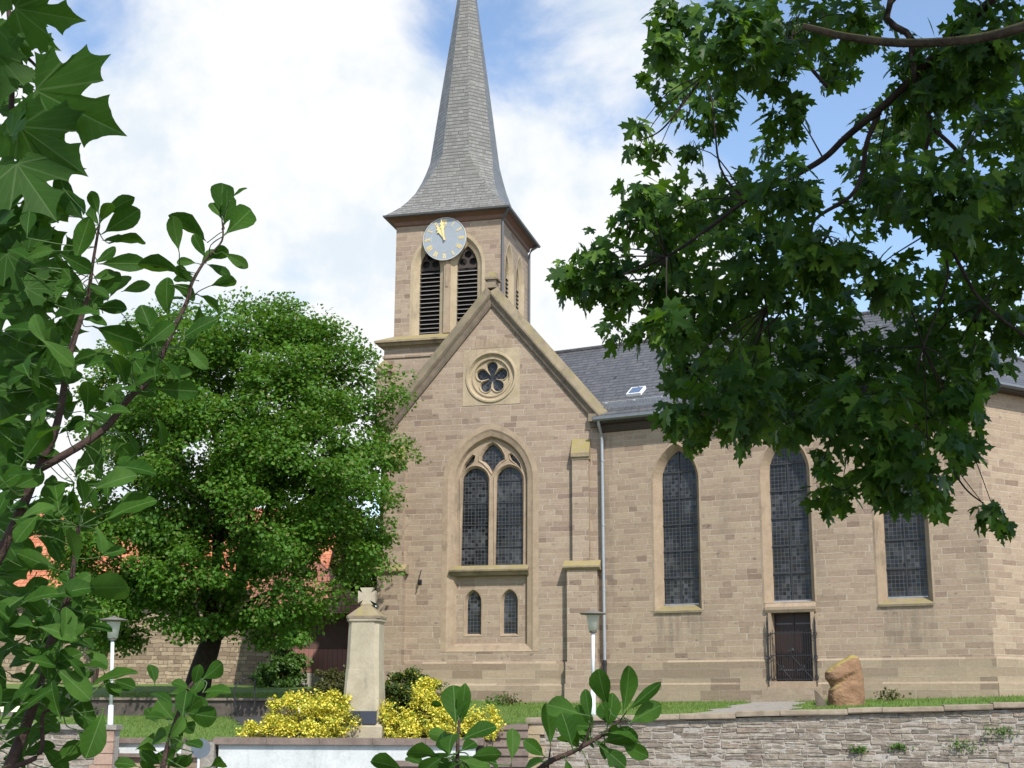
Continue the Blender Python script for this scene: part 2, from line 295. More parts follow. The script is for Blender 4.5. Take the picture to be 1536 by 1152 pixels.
class MB:
    def __init__(s): s.v = []; s.f = []; s.fm = []
    def add(s, vs, fs, mi=0):
        b = len(s.v); s.v += [tuple(v) for v in vs]; s.f += [tuple(b+i for i in f) for f in fs]; s.fm += [mi]*len(fs); return s
    def quad(s, a, b, c, d, mi=0): return s.add([a, b, c, d], [(0, 1, 2, 3)], mi)
    def hexa(s, p, mi=0):   # 8 points: bottom 4 (ccw), top 4
        return s.add(p, [(3, 2, 1, 0), (4, 5, 6, 7), (0, 1, 5, 4), (1, 2, 6, 5), (2, 3, 7, 6), (3, 0, 4, 7)], mi)
    def box(s, fr, u0, u1, o0, o1, z0, z1, mi=0):
        return s.hexa([fr(u0, o1, z0), fr(u1, o1, z0), fr(u1, o0, z0), fr(u0, o0, z0), fr(u0, o1, z1), fr(u1, o1, z1), fr(u1, o0, z1), fr(u0, o0, z1)], mi)
    def sweep(s, prof, p0, p1, A, B, mi=0, shift=0.0):
        n = len(prof); p0, p1 = Vector(p0), Vector(p1)
        vs = [p0+A*a+B*b for a, b in prof]+[p1+A*a+B*b for a, b in prof]
        fs = [(i, (i+1) % n, n+(i+1) % n, n+i) for i in range(n)]+[tuple(range(n))[::-1], tuple(range(n, 2*n))]
        return s.add(vs, fs, mi)
    def rings(s, rs, close=True, cap0=False, cap1=False, mi=0):
        n = len(rs[0]); vs = [p for r in rs for p in r]; fs = []
        for k in range(len(rs)-1):
            for i in range(n if close else n-1):
                j = (i+1) % n; fs.append((k*n+i, k*n+j, (k+1)*n+j, (k+1)*n+i))
        if cap0: fs.append(tuple(range(n))[::-1])
        if cap1: fs.append(tuple(range((len(rs)-1)*n, len(rs)*n)))
        return s.add(vs, fs, mi)
    def poly(s, fr, off, outer, holes=(), mi=0):
        loops = [[Vector((u, z, 0)) for u, z in L] for L in [outer]+list(holes)]
        tris = tessellate_polygon(loops); flat = [p for L in loops for p in L]
        vs = [fr(p.x, off, p.y) for p in flat]; fs = []
        for a, b, c in tris:
            ar = (flat[b]-flat[a]).cross(flat[c]-flat[a]).z
            fs.append((a, b, c) if ar > 0 else (a, c, b))
        return s.add(vs, fs, mi)
    def slab(s, fr, off0, off1, outer, holes=(), mi=0):     # polygon with thickness
        s.poly(fr, off1, outer, holes, mi)
        for L in [outer]+list(holes):
            s.rings([[fr(u, off1, z) for u, z in L], [fr(u, off0, z) for u, z in L]], mi=mi)
        return s
    def tube(s, pts, rad, n=8, mi=0, cap=True):
        pts = [Vector(p) for p in pts]
        if not hasattr(rad, '__len__'): rad = [rad]*len(pts)
        rs = []; ref = Vector((.3, .2, 1)).normalized()
        for i, p in enumerate(pts):
            d = (pts[min(i+1, len(pts)-1)]-pts[max(i-1, 0)]).normalized()
            if abs(d.dot(ref)) > .95: ref = Vector((1, .1, 0))
            a = d.cross(ref).normalized(); b = d.cross(a)
            rs.append([p+(a*math.cos(2*math.pi*k/n)+b*math.sin(2*math.pi*k/n))*rad[i] for k in range(n)])
        return s.rings(rs, cap0=cap, cap1=cap, mi=mi)
    def lathe(s, c, prof, n=16, mi=0):
        c = Vector(c)
        rs = [[c+Vector((r*math.cos(2*math.pi*k/n), r*math.sin(2*math.pi*k/n), z)) for k in range(n)] for r, z in prof]
        return s.rings(rs, cap0=True, cap1=True, mi=mi)
    def build(s, name, mats, parent=None, loc=None, smooth=False, label=None):
        if not isinstance(mats, (list, tuple)): mats = [mats]
        base = wloc(parent) if parent else Vector(loc or (0, 0, 0))
        me = bpy.data.meshes.new(name)
        V = np.array(s.v, dtype=np.float64).reshape(-1, 3)
        me.from_pydata((V-np.array(base)).tolist(), [], s.f)
        for m_ in mats: me.materials.append(m_)
        me.polygons.foreach_set('material_index', s.fm)
        if smooth: me.polygons.foreach_set('use_smooth', [True]*len(s.f))
        uv = me.uv_layers.new(name='UVMap'); buf = np.zeros((len(me.loops), 2)); k = 0
        for f in s.f:
            p = V[list(f)]; nn = np.zeros(3)
            for i in range(1, len(f)-1): nn += np.cross(p[i]-p[0], p[i+1]-p[0])
            L = np.linalg.norm(nn); nn = nn/L if L > 1e-12 else np.array([0, 0, 1.])
            tt = np.cross([0, 0, 1.], nn); l2 = np.linalg.norm(tt)
            tt = tt/l2 if l2 > 1e-3 else np.array([1., 0, 0]); bb = np.cross(nn, tt)
            buf[k:k+len(f), 0] = p@tt; buf[k:k+len(f), 1] = p@bb; k += len(f)
        uv.data.foreach_set('uv', buf.ravel())
        o = bpy.data.objects.new(name, me); col.objects.link(o)
        if parent: o.parent = parent
        else: o.location = base
        if label: o['label'] = label
        return o

def frame(O, d, n):
    O = Vector((O[0], O[1], 0)); return lambda u, o, z: O+d*u+n*o+Vector((0, 0, z))
def arch(c, h, z0, zs, za, n=9):
    """pointed-arch outline, ccw from lower left"""
    r = za-zs; Rr = (h*h+r*r)/(2*h); cx = c+h-Rr; a1 = math.asin(min(1, r/Rr))
    if h-Rr < -1e9: pass
    pts = [(c-h, z0), (c+h, z0)]
    right = [(cx+Rr*math.cos(a1*i/n), zs+Rr*math.sin(a1*i/n)) for i in range(n+1)]
    left = [(2*c-x, z) for x, z in right[:-1]][::-1]
    return pts+right+left

def leaf_mesh(name, tv, tf, tuv, P, D, Nn, S, material, parent, loc=None, smooth=True):
    P, D, Nn, S = (np.asarray(a, float) for a in (P, D, Nn, S))
    D = D/np.linalg.norm(D, axis=1, keepdims=True)
    Nn = Nn-D*(Nn*D).sum(1, keepdims=True); Nn /= np.linalg.norm(Nn, axis=1, keepdims=True)+1e-9
    X = np.cross(D, Nn); tv = np.asarray(tv, float); n, k = len(P), len(tv)
    if S.ndim == 1: S = S[:, None]*np.ones((1, 3))
    W = P[:, None, :]+(tv[None, :, 0, None]*S[:, None, 0:1])*X[:, None]+(tv[None, :, 1, None]*S[:, None, 1:2])*D[:, None]+(tv[None, :, 2, None]*S[:, None, 2:3])*Nn[:, None]
    base = np.array(wloc(parent) if parent else (loc or (0, 0, 0)))
    W = (W-base).reshape(-1, 3)
    tri = np.array(tf); me = bpy.data.meshes.new(name)
    nf = len(tri)*n; fl = len(tri[0])
    idx = (tri[None]+(np.arange(n)*k)[:, None, None]).reshape(-1)
    me.vertices.add(n*k); me.vertices.foreach_set('co', W.ravel())
    me.loops.add(len(idx)); me.loops.foreach_set('vertex_index', idx.astype(np.int32))
    me.polygons.add(nf); me.polygons.foreach_set('loop_start', np.arange(0, nf*fl, fl, dtype=np.int32))
    if smooth: me.polygons.foreach_set('use_smooth', np.ones(nf, bool))
    me.update(calc_edges=True)
    uv = me.uv_layers.new(name='UVMap'); tu = np.asarray(tuv, float)[tri.reshape(-1)]
    uv.data.foreach_set('uv', np.tile(tu, (n, 1)).ravel())
    me.materials.append(material)
    o = bpy.data.objects.new(name, me); col.objects.link(o)
    if parent: o.parent = parent
    else: o.location = base
    return o

# leaf templates ------------------------------------------------------
TV_DIA = [(0, 0, 0), (.42, .45, .10), (0, 1, -.06), (-.42, .45, .10), (0, .5, 0)]
TF_DIA = [(0, 1, 4), (1, 2, 4), (2, 3, 4), (3, 0, 4)]
TV_DIA2, TF_DIA2 = [(0, 0, 0), (.45, .5, .12), (0, 1, 0), (-.45, .5, .12)], [(0, 1, 2), (0, 2, 3)]
MR = [(0, 0), (.10, -.07), (.22, -.08), (.34, -.16), (.38, -.06), (.56, -.02), (.45, .08), (.36, .17), (.52, .24), (.68, .32), (.60, .40), (.74, .60), (.52, .56), (.42, .64), (.34, .50), (.17, .47), (.18, .62), (.31, .75), (.14, .82), (0, 1.06)]
def maple_template(fold=.18, droop=.22, petiole=.0):
    poly = [Vector((x, y, 0)) for x, y in MR]
    # star fan from inner spine points keeps the lobes crisp
    tris = tessellate_polygon([poly]); tv = []; tf = []
    for sgn in (1, -1):
        b = len(tv)
        for p in poly:
            x, y = p.x, p.y; rr = math.hypot(x, y-.3)
            tv.append((x*sgn, y, fold*abs(x)-droop*rr*rr*1.1))
        for a, c, d in tris:
            tf.append((b+a, b+c, b+d) if sgn > 0 else (b+a, b+d, b+c))
    return tv, tf, [(v[0], v[1]) for v in tv]
TV_MAP, TF_MAP, TU_MAP = maple_template()
def smooth_outline(L):
    out = [L[0]]
    for (x0, y0), (x1, y1) in zip(L[:-1], L[1:]):
        mx_, my_ = (x0+x1)/2, (y0+y1)/2; dx, dy = .02-mx_, .36-my_; d = math.hypot(dx, dy); ln = math.hypot(x1-x0, y1-y0); k = .13*ln/max(d, .05)
        cx_, cy_ = mx_+dx*k*2, my_+dy*k*2
        for t_ in (.25, .5, .75): out.append(((1-t_)**2*x0+2*t_*(1-t_)*cx_+t_*t_*x1, (1-t_)**2*y0+2*t_*(1-t_)*cy_+t_*t_*y1))
        out.append((x1, y1))
    return out
MR_C, MR = MR, [(0, 0), (.08, -.05), (.22, -.10), (.42, -.20), (.44, -.08), (.60, -.03), (.50, .06), (.44, .17), (.58, .22), (.78, .31), (.70, .40), (.80, .60), (.60, .57), (.47, .66), (.38, .56), (.20, .50), (.24, .66), (.36, .78), (.19, .86), (0, 1.12)]
MR = [p for p in smooth_outline(MR)]
TV_MPN, TF_MPN, TU_MPN = maple_template(.12, .12)
def obovate_template():
    prof = [(0, .012), (.12, .022), (.22, .07), (.36, .15), (.52, .225), (.68, .262), (.82, .24), (.92, .16), (.98, .07), (1.0, .0)]
    tv = []; tf = []
    for y, hw in prof:
        for s_ in (-1, -.5, 0, .5, 1):
            tv.append((hw*s_*(1+.035*math.sin(y*43+s_)), y, .17*abs(s_)*hw*2-.32*y*y+.028*math.sin(y*15+s_*2.2)*abs(s_)))
    for i in range(len(prof)-1):
        for j in range(4):
            a = i*5+j; tf.append((a, a+1, a+6, a+5))
    return tv, tf, [(v[0], v[1]) for v in tv]
TV_OBO, TF_OBO, TU_OBO = obovate_template()

# ------------------------------------------------------------------ ground
def sst(t): t = max(0.0, min(1.0, t)); return t*t*(3-2*t)
def wall_y(x): return 36.0-(x-.41)*.17
def church_y(x): return 44-.2627*(x+.595) if x < 2.67 else (43.14-.5393*(x-2.67) if x < 12.78 else 37.69+.617*(x-12.78))
def H(x, y):
    yf = wall_y(x); zf = 1.38+max(0, x-.41)*.036; yc = church_y(x); zb = 1.89+.018*max(0, x-2.7)
    zr = zf+(zb-zf)*max(0, min(1.15, (y-yf)/max(1, (yc-yf))))**.8
    zc = .98+.92*max(0, min(1.3, (y-34.8)/8.7))
    zl = .98+.47*max(0, min(1, (y-33.5)/7.3))
    if y > 41.08: zl = 1.93+.62*min(1.4, (y-41.1)/14)
    k = sst((x+6.7)/1.2); z = zl*(1-k)+zc*k
    k2 = sst((x+1.0)/1.2); z = z*(1-k2)+zr*k2
    return z+.02*math.sin(x*1.3+y)*math.cos(y*.9)
def front(x):
    if x > .38: return wall_y(x)+.18
    if x > -.8: return 35.02
    return 32.62
def sheet(name, x0, x1, y0, y1, st, material, dz=0, test=None, kind='structure'):
    nx, ny = int((x1-x0)/st)+1, int((y1-y0)/st)+1; mb = MB(); ids = {}
    def vid(i, j):
        if (i, j) not in ids:
            x, y = x0+i*st, y0+j*st
            ids[(i, j)] = len(mb.v); mb.v.append((x, y, H(x, y)+dz))
        return ids[(i, j)]
    for i in range(nx-1):
        for j in range(ny-1):
            x, y = x0+(i+.5)*st, y0+(j+.5)*st
            if test(x, y): mb.f.append((vid(i, j), vid(i+1, j), vid(i+1, j+1), vid(i, j+1))); mb.fm.append(0)
    o = mb.build(name, material, smooth=True); tag(o, kind=kind); return o
g = MB(); g.quad((-400, -60, -.02), (400, -60, -.02), (400, 500, -.02), (-400, 500, -.02)); tag(g.build('ground', MM['soil']), kind='structure')
g = MB(); g.quad((-60, 20, .0), (60, 20, .0), (60, 31.9, .0), (-60, 31.9, .0)); tag(g.build('street', MM['asphalt']), kind='structure')
sheet('lawn', -34, 18, 32.5, 72, .25, MM['lawn'], test=lambda x, y: y > front(x) and not (40.95 < y < 41.15 and x < -6.1))
def on_path(x, y):   # gravel from the door to the coping
    yc, yw = church_y(x), wall_y(x)
    if x < 2.8 or x > 10.2: return False
    tq = (y-yw)/(yc-yw)
    xl = 4.3+tq*3.0; xr = 6.9+tq*1.3
    return y > yw+.15 and y < yc-.2 and xl+.15*math.sin(y*5) < x < xr+.15*math.sin(y*4)
sheet('path', 2.5, 10.5, 34.5, 42.5, .05, MM['gravel'], .012, on_path)
sheet('bed_soil', -6.5, -.1, 32.6, 34.9, .15, MM['soil'], .012, lambda x, y: x < -.78)
sheet('yard_path', -8.6, -3.8, 34.6, 41.5, .2, MM['asphalt'], .015, lambda x, y: abs(x-(-7.3+(41.5-y)*.33)) < .9+.03*(41-y) and y < 40.9)

# ------------------------------------------------------------------ church
GO = Vector((-.5954, 44, 0)); fg = frame(GO, GD, GN)
E3 = Vector((math.cos(PSI), -math.sin(PSI), 0)); M_ = Vector((-math.sin(PSI), -math.cos(PSI), 0))
Q = Vector((2.6737, 43.1411, 0)); fn = frame(Q, E3, M_)
church = root('church', (-.6, 44, 1.8), 'brown sandstone church with a gabled front, grey slate spire and belfry tower with a clock', 'church')
A1 = MM['ashlar']; DR = MM['dressed']
# gable wall -----------------------------------------------------------
UC = -.08
big0 = arch(UC, 1.38, 3.45, 8.75, 10.42, 12); big1 = arch(UC, 1.13, 3.68, 8.80, 10.14, 12)
rc = (UC, 12.15)
circ = lambda r, n=40: [(rc[0]+r*math.cos(2*math.pi*k/n), rc[1]+r*math.sin(2*math.pi*k/n)) for k in range(n)]
gout = [(-3.62, 1.4), (3.38, 1.4), (3.38, 10.45), (3.5, 10.62), (UC, 14.78), (-3.66, 10.62), (-3.62, 10.45)]
b = MB(); b.slab(fg, -.6, 0, gout, [big0, circ(.86)]); gable = b.build('gable_wall', A1, church)
# stepped plinth
b = MB()
for fr, u0, u1 in ((fg, -3.75, 3.36),):
    b.sweep([(0, 1.3), (.12, 1.3), (.12, 2.40), (.07, 2.46), (.07, 3.06), (0, 3.13)], fr(u0, .001, 0), fr(u1, .001, 0), GN, Vector((0, 0, 1)))
b.build('plinth', MM['plinth'], church)
# big traceried window ---------------------------------------------------
b = MB(); fgp = lambda L, o: [fg(u, o, z) for u, z in L]
b.rings([fgp(arch(UC, 1.40, 3.43, 8.75, 10.44, 12), .012), fgp(arch(UC, 1.33, 3.49, 8.76, 10.37, 12), -.02), fgp(arch(UC, 1.20, 3.62, 8.78, 10.22, 12), -.06), fgp(big1, -.20), fgp(big1, -.3)])
b.rings([fgp(arch(UC, 1.58, 3.42, 8.72, 10.62, 12), .006), fgp(arch(UC, 1.40, 3.43, 8.75, 10.44, 12), .012)])
bw = b.build('window', DR, church)
zt = 5.80
Lc, Rc = UC-.565, UC+.565; lh = .47
holes = [arch(c, lh, 6.0, 8.78, 9.28, 8) for c in (Lc, Rc)]
mid = [(0, 9.02), (.13, 9.22), (.27, 9.37), (.42, 9.46), (.40, 9.6), (.30, 9.79), (.16, 9.95), (0, 10.04)]
mid = [(UC+x, z) for x, z in mid]+[(UC-x, z) for x, z in mid[1:-1][::-1]]
tri_ = [(.60, 9.46), (.80, 9.29), (.97, 9.12), (.92, 9.32), (.78, 9.52), (.64, 9.66), (.56, 9.62)]
tr = [(UC+x, z) for x, z in tri_]; tl = [(UC-x, z) for x, z in tri_][::-1]
arch_t = [p if p[1] > 4 else (p[0], zt) for p in big1]
def inset(L, k):
    cx = sum(p[0] for p in L)/len(L); cz = sum(p[1] for p in L)/len(L)
    out = []
    for u, z in L:
        d = math.hypot(u-cx, z-cz); out.append((u-(u-cx)/d*k, z-(z-cz)/d*k*.6 if abs(z-cz) > 1 else z-(z-cz)/d*k))
    return out
b = MB(); HL = holes+[mid, tr, tl]
b.poly(fg, -.19, arch_t, HL)
for L in HL:
    k = .035 if L in (tr, tl) else .05
    b.rings([fgp(L, -.19), fgp(inset(L, k), -.25), fgp(inset(L, k), -.36)])
    b.rings([fgp(inset(L, -.055 if k > .04 else -.03), -.186), fgp(inset(L, -.03 if k > .04 else -.015), -.165), fgp(L, -.186)])
b.build('tracery', DR, bw)
b = MB(); b.poly(fg, -.34, arch_t); b.build('glass', MM['glass'], bw)
b = MB()
for c in (Lc, Rc):
    for k in range(1, 5): b.box(fg, c-.44, c+.44, -.335, -.315, 6.0+k*.70-.016, 6.0+k*.70+.016)
    b.box(fg, c-.013, c+.013, -.335, -.318, 5.95, 9.2)
b.box(fg, UC-.013, UC+.013, -.335, -.318, 9.05, 10.0)
b.build('glazing_bars', MM['bars'], bw)
b = MB(); b.sweep([(-.22, 5.78), (.0, 5.78), (.05, 5.86), (.13, 5.90), (.14, 5.95), (-.10, 6.10), (-.22, 6.10)], fg(UC-1.30, 0, 0), fg(UC+1.26, 0, 0), GN, Vector((0, 0, 1)))
b.build('sill', MM['lichen'], bw)
b = MB(); l1 = arch(UC-.58, .27, 3.94, 4.98, 5.36, 6); l2 = arch(UC+.60, .27, 3.94, 4.98, 5.36, 6)
b.poly(fg, -.2, [(UC-1.13, 3.68), (UC+1.13, 3.68), (UC+1.13, 5.8), (UC-1.13, 5.8)], [l1, l2]); b.build('apron_wall', A1, bw)
for c, l in ((UC-.58, l1), (UC+.60, l2)):
    b = MB(); b.rings([fgp(arch(c, .31, 3.90, 4.98, 5.41, 6), -.188), fgp(l, -.192), fgp(arch(c, .20, 4.0, 5.0, 5.28, 6), -.36)])
    lw = b.build('lancet_window', DR, church)
    b = MB(); b.poly(fg, -.33, arch(c, .215, 3.98, 5.0, 5.30, 6)); b.build('glass', MM['glass'], lw)
# cinquefoil rose -------------------------------------------------------
b = MB(); sq = [(rc[0]-.95, rc[1]-.92), (rc[0]+.95, rc[1]-.92), (rc[0]+.95, rc[1]+.94), (rc[0]-.95, rc[1]+.94)]
b.slab(fg, -.05, .012, sq, [circ(.86)])
b.rings([fgp(circ(r), o) for r, o in ((.86, .012), (.84, .05), (.79, .055), (.75, .0), (.72, -.05), (.67, -.05), (.65, -.02), (.61, -.02), (.58, -.10))])
rw = b.build('rose_window', MM['pale'], church)
def foil(rl, dist, n=90):
    out = []
    for k in range(n):
        th = 2*math.pi*k/n; best = .12; dx, dy = math.cos(th), math.sin(th)
        for j in range(5):
            a = math.pi/2+j*2*math.pi/5; cx, cy = dist*math.cos(a), dist*math.sin(a)
            bq = dx*cx+dy*cy; dd = bq*bq-(cx*cx+cy*cy-rl*rl)
            if dd > 0: best = max(best, bq+math.sqrt(dd))
        out.append((rc[0]+best*dx, rc[1]+best*dy))
    return out
b = MB(); b.poly(fg, -.10, circ(.59), [foil(.20, .345)])
b.rings([fgp(foil(.225, .345), -.097), fgp(foil(.212, .345), -.06), fgp(foil(.195, .345), -.07), fgp(foil(.175, .345), -.14), fgp(foil(.175, .345), -.22)])
b.build('tracery', MM['pale'], rw)
b = MB(); b.poly(fg, -.2, circ(.56, 30)); b.build('glass', MM['glass_rose'], rw)
# voussoirs over the rose
b = MB()
for k in range(-4, 5):
    b.box(fg, UC+k*.155-.068, UC+k*.155+.068, -.02, .008, 13.12, 13.42+.02*(k % 2))
b.build('relieving_arch', DR, church)
# raking copings
for sg in (1, -1):
    apex = (UC, 14.98); end = (UC+sg*3.60, 10.68)
    P0, P1 = fg(apex[0], 0, apex[1]), fg(end[0], 0, end[1]); T = (P1-P0).normalized()
    Nr = GN.cross(T)*(-sg); Nr = Nr if Nr.z > 0 else -Nr
    b = MB(); P1e = P1+T*.12; P0e = P0-T*.14*0
    b.sweep([(-.55, -.12), (.15, -.12), (.22, -.05), (.22, .0), (.06, .26), (-.55, .26)], P0e+T*0.0, P1e, GN, Nr)
    b.sweep([(-.3, -.30), (.06, -.30), (.10, -.24), (.13, -.14), (.13, -.121), (-.3, -.121)], P0e, P1-T*.06, GN, Nr, 1)
    if sg > 0:
        b.box(fg, 3.14, 3.56, -.5, .20, 10.50, 10.74); b.box(fg, 3.18, 3.46, -.5, .10, 10.33, 10.499, 1)
    b.build('gable_coping', [MM['coping'], MM['mould']], church)
b = MB(); b.box(fg, UC-.14, UC+.14, -.3, .08, 15.15, 15.42); b.box(fg, UC-.22, UC+.22, -.38, .14, 15.42, 15.50)
b.hexa([fg(UC-.16, .08, 15.5), fg(UC+.16, .08, 15.5), fg(UC+.16, -.3, 15.5), fg(UC-.16, -.3, 15.5), fg(UC-.09, 0, 15.72), fg(UC+.09, 0, 15.72), fg(UC+.09, -.2, 15.72), fg(UC-.09, -.2, 15.72)])
b.build('finial_base', MM['lichen'], church)
# buttresses
for lo, hi in (((2.42, 3.44), (2.62, 3.14)), ((-3.74, -2.80), (-3.58, -2.92))):
    b = MB(); b.box(fg, lo[0]+.04, lo[1]-.04, 0, .30, 3.1, 5.86); b.box(fg, lo[0]-.02, lo[1]+.02, 0, .43, 1.3, 2.44); b.box(fg, lo[0]+.0, lo[1]-.0, 0, .37, 2.44, 3.1)
    b.box(fg, hi[0], hi[1], 0, .2, 5.9, 9.40); bt = b.build('buttress', A1, church)
    b = MB()
    b.sweep([(0, 5.86), (.32, 5.86), (.40, 5.93), (.40, 5.98), (.18, 6.16), (0, 6.16)], fg(lo[0]-.06, 0, 0), fg(lo[1]+.06, 0, 0), GN, Vector((0, 0, 1)))
    b.build('buttress_cap', MM['lichen_strong'], bt); b = MB()
    b.sweep([(0, 9.30), (.22, 9.30), (.22, 9.36), (.27, 9.38), (.27, 9.50), (.03, 9.98), (0, 9.98)], fg(hi[0]-.03, 0, 0), fg(hi[1]+.03, 0, 0), GN, Vector((0, 0, 1)))
    b.build('buttress_cap', MM['lichen_strong'], bt)
# iron hook
b = MB(); b.tube([fg(-2.36, 0, 5.60), fg(-2.36, .10, 5.60), fg(-2.34, .24, 5.55), fg(-2.30, .26, 5.62), fg(-2.34, .2, 5.72), fg(-2.32, .12, 5.86), fg(-2.30, .1, 5.98)], .018, 6)
b.box(fg, -2.42, -2.30, 0, .02, 5.52, 5.68); b.build('wall_hook', MM['iron'], church)
# transept body + roof behind the gable
b = MB(); b.box(fg, -3.6, 3.36, -5.5, -.6, 1.4, 10.4); b.build('transept_wall', A1, church)
b = MB(); b.add([fg(-3.7, -.5, 10.45), fg(-3.7, -6, 10.45), fg(UC, -6, 14.75), fg(UC, -.5, 14.75), fg(3.5, -.5, 10.45), fg(3.5, -6, 10.45)], [(0, 3, 2, 1), (3, 4, 5, 2), (1, 2, 5)]); b.build('transept_roof', MM['slate'], church)
# ---------------------------------------------------------------- tower
TC = (-1.865, -2.665)
def ft(a, bq, z): return fg(TC[0]+a, TC[1]+bq, z)       # a along front, bq towards viewer
def sqring(h, z): return [ft(-h, h, z), ft(h, h, z), ft(h, -h, z), ft(-h, -h, z)]
fF = lambda u, o, z: ft(u, 1.865+o, z)
fS = lambda u, o, z: ft(1.865+o, 1.865-u, z)           # right face, u = 0 at the near corner
fL = lambda u, o, z: ft(-1.865-o, -1.865+u, z)
fB = lambda u, o, z: ft(-u, -1.865-o, z)
AF = [-.66, .66]; AS = [1.12, 2.56]
def bel(c, h=.36, z0=13.96): return arch(c, h+.19, z0-.02, 16.25, 17.28, 10)
tb = MB(); zb0, zb1 = 13.88, 18.02
tb.poly(fF, 0, [(-1.865, zb0), (1.865, zb0), (1.865, zb1), (-1.865, zb1)], [bel(c) for c in AF])
tb.poly(fS, 0, [(0, zb0), (3.73, zb0), (3.73, zb1), (0, zb1)], [bel(c) for c in AS])
tb.poly(fL, 0, [(0, zb0), (3.73, zb0), (3.73, zb1), (0, zb1)]); tb.poly(fB, 0, [(-1.865, zb0), (1.865, zb0), (1.865, zb1), (-1.865, zb1)])
tb.rings([sqring(2.11, 1.4), sqring(2.11, 13.1), sqring(2.15, 13.12), sqring(2.15, 13.19), sqring(2.11, 13.22), sqring(2.11, 13.46)])
tower = tb.build('tower_wall', A1, church)
b = MB(); b.rings([sqring(2.11, 13.44), sqring(2.18, 13.50), sqring(2.26, 13.52), sqring(2.30, 13.60), sqring(2.38, 13.62), sqring(2.38, 13.69), sqring(1.87, 13.93)]); b.build('tower_cornice', MM['lichen_strong'], church)
for fr, cs in ((fF, AF), (fS, AS)):
    for c in cs:
        b = MB(); pr = lambda L, o: [fr(u, o, z) for u, z in L]
        b.rings([pr(arch(c, .66, zb0, 16.25, 17.42, 10), .008), pr(bel(c), .008), pr(arch(c, .46, 13.94, 16.25, 17.14, 10), -.07), pr(arch(c, .36, 13.98, 16.25, 17.0, 10), -.12), pr(arch(c, .36, 13.98, 16.25, 17.0, 10), -.34)])
        bo = b.build('belfry_opening', MM['pale'], church)
        b = MB(); b.poly(fr, -.32, arch(c, .37, 13.96, 16.25, 17.02, 10)); b.build('dark_backing', MM['darkness'], bo)  # flat sheet painting the dark behind the louvres
        b = MB(); n_ = 15
        for k in range(n_):
            z = 14.02+k*.148
            b.hexa([fr(c-.355, -.14, z), fr(c+.355, -.14, z), fr(c+.355, -.30, z+.10), fr(c-.355, -.30, z+.10), fr(c-.355, -.14, z+.022), fr(c+.355, -.14, z+.022), fr(c+.355, -.30, z+.122), fr(c-.355, -.30, z+.122)])
            b.box(fr, c-.355, c+.355, -.139, -.132, z+.012, z+.026, 1)
        b.build('louvres', [MM['louvre'], MM['louvre_edge']], bo)
        b = MB(); b.poly(fr, -.2, arch(c, .36, 16.24, 16.3, 16.98, 10), [[(c+.13*math.cos(q*math.pi/5)+dx, zc+.13*math.sin(q*math.pi/5)) for q in range(10)] for dx, zc in ((-.17, 16.46), (.17, 16.46), (0, 16.72))])
        b.build('tracery', plain('recess_shade_stone', (.055, .042, .035), .9, var=.4), bo)  # tracery coloured dark for the shade of its recess
b = MB(); b.box(fF, -.11, .11, 0, .05, 13.95, 16.4); b.box(fF, -.05, .05, .05, .07, 15.55, 16.55); b.build('pier_shaft', DR, church)
# frieze, eaves, spire
b = MB(); b.rings([sqring(1.88, 17.82), sqring(1.92, 17.86), sqring(1.93, 17.98), sqring(2.04, 18.06), sqring(2.12, 18.09)]); b.build('frieze', MM['wood_frieze'], church)
b = MB(); b.rings([sqring(2.12, 18.08), sqring(2.23, 18.10), sqring(2.25, 18.16), sqring(2.20, 18.17)]); b.build('spire_gutter', MM['castiron'], church)
sp = [(18.16, 2.21, 1.0), (18.32, 2.04, .99), (18.58, 1.82, .95), (18.9, 1.63, .89), (19.3, 1.45, .79), (19.8, 1.31, .66), (20.25, 1.22, .53), (20.65, 1.15, .425), (23.5, .80, .4142), (27.15, .335, .4142), (29.5, .03, .4142)]
b = MB(); rs = []
for z, a, k in sp:
    w_ = a*k; rs.append([ft(-w_, a, z), ft(w_, a, z), ft(a, w_, z), ft(a, -w_, z), ft(w_, -a, z), ft(-w_, -a, z), ft(-a, -w_, z), ft(-a, w_, z)])
b.rings(rs, cap1=True); spire = b.build('spire', MM['spire'], church)
b = MB(); c_ = ft(0, 0, 29.4); b.lathe(c_, [(.05, 0), (.05, .25), (.2, .35), (.22, .5), (.12, .65), (.02, .7), (.02, 2.0)], 12); b.build('spire_finial', MM['gold'], church)
# tower rainwater pipes
for a_, b_ in ((1.93, 1.90), (1.93, -1.80)):
    b = MB(); b.tube([ft(2.18, b_*1.12, 18.08), ft(2.0, b_*1.03, 17.9), ft(a_, b_, 17.7), ft(a_, b_, 13.7)], .045, 8)
    b.build('tower_drainpipe', MM['castiron'], church)
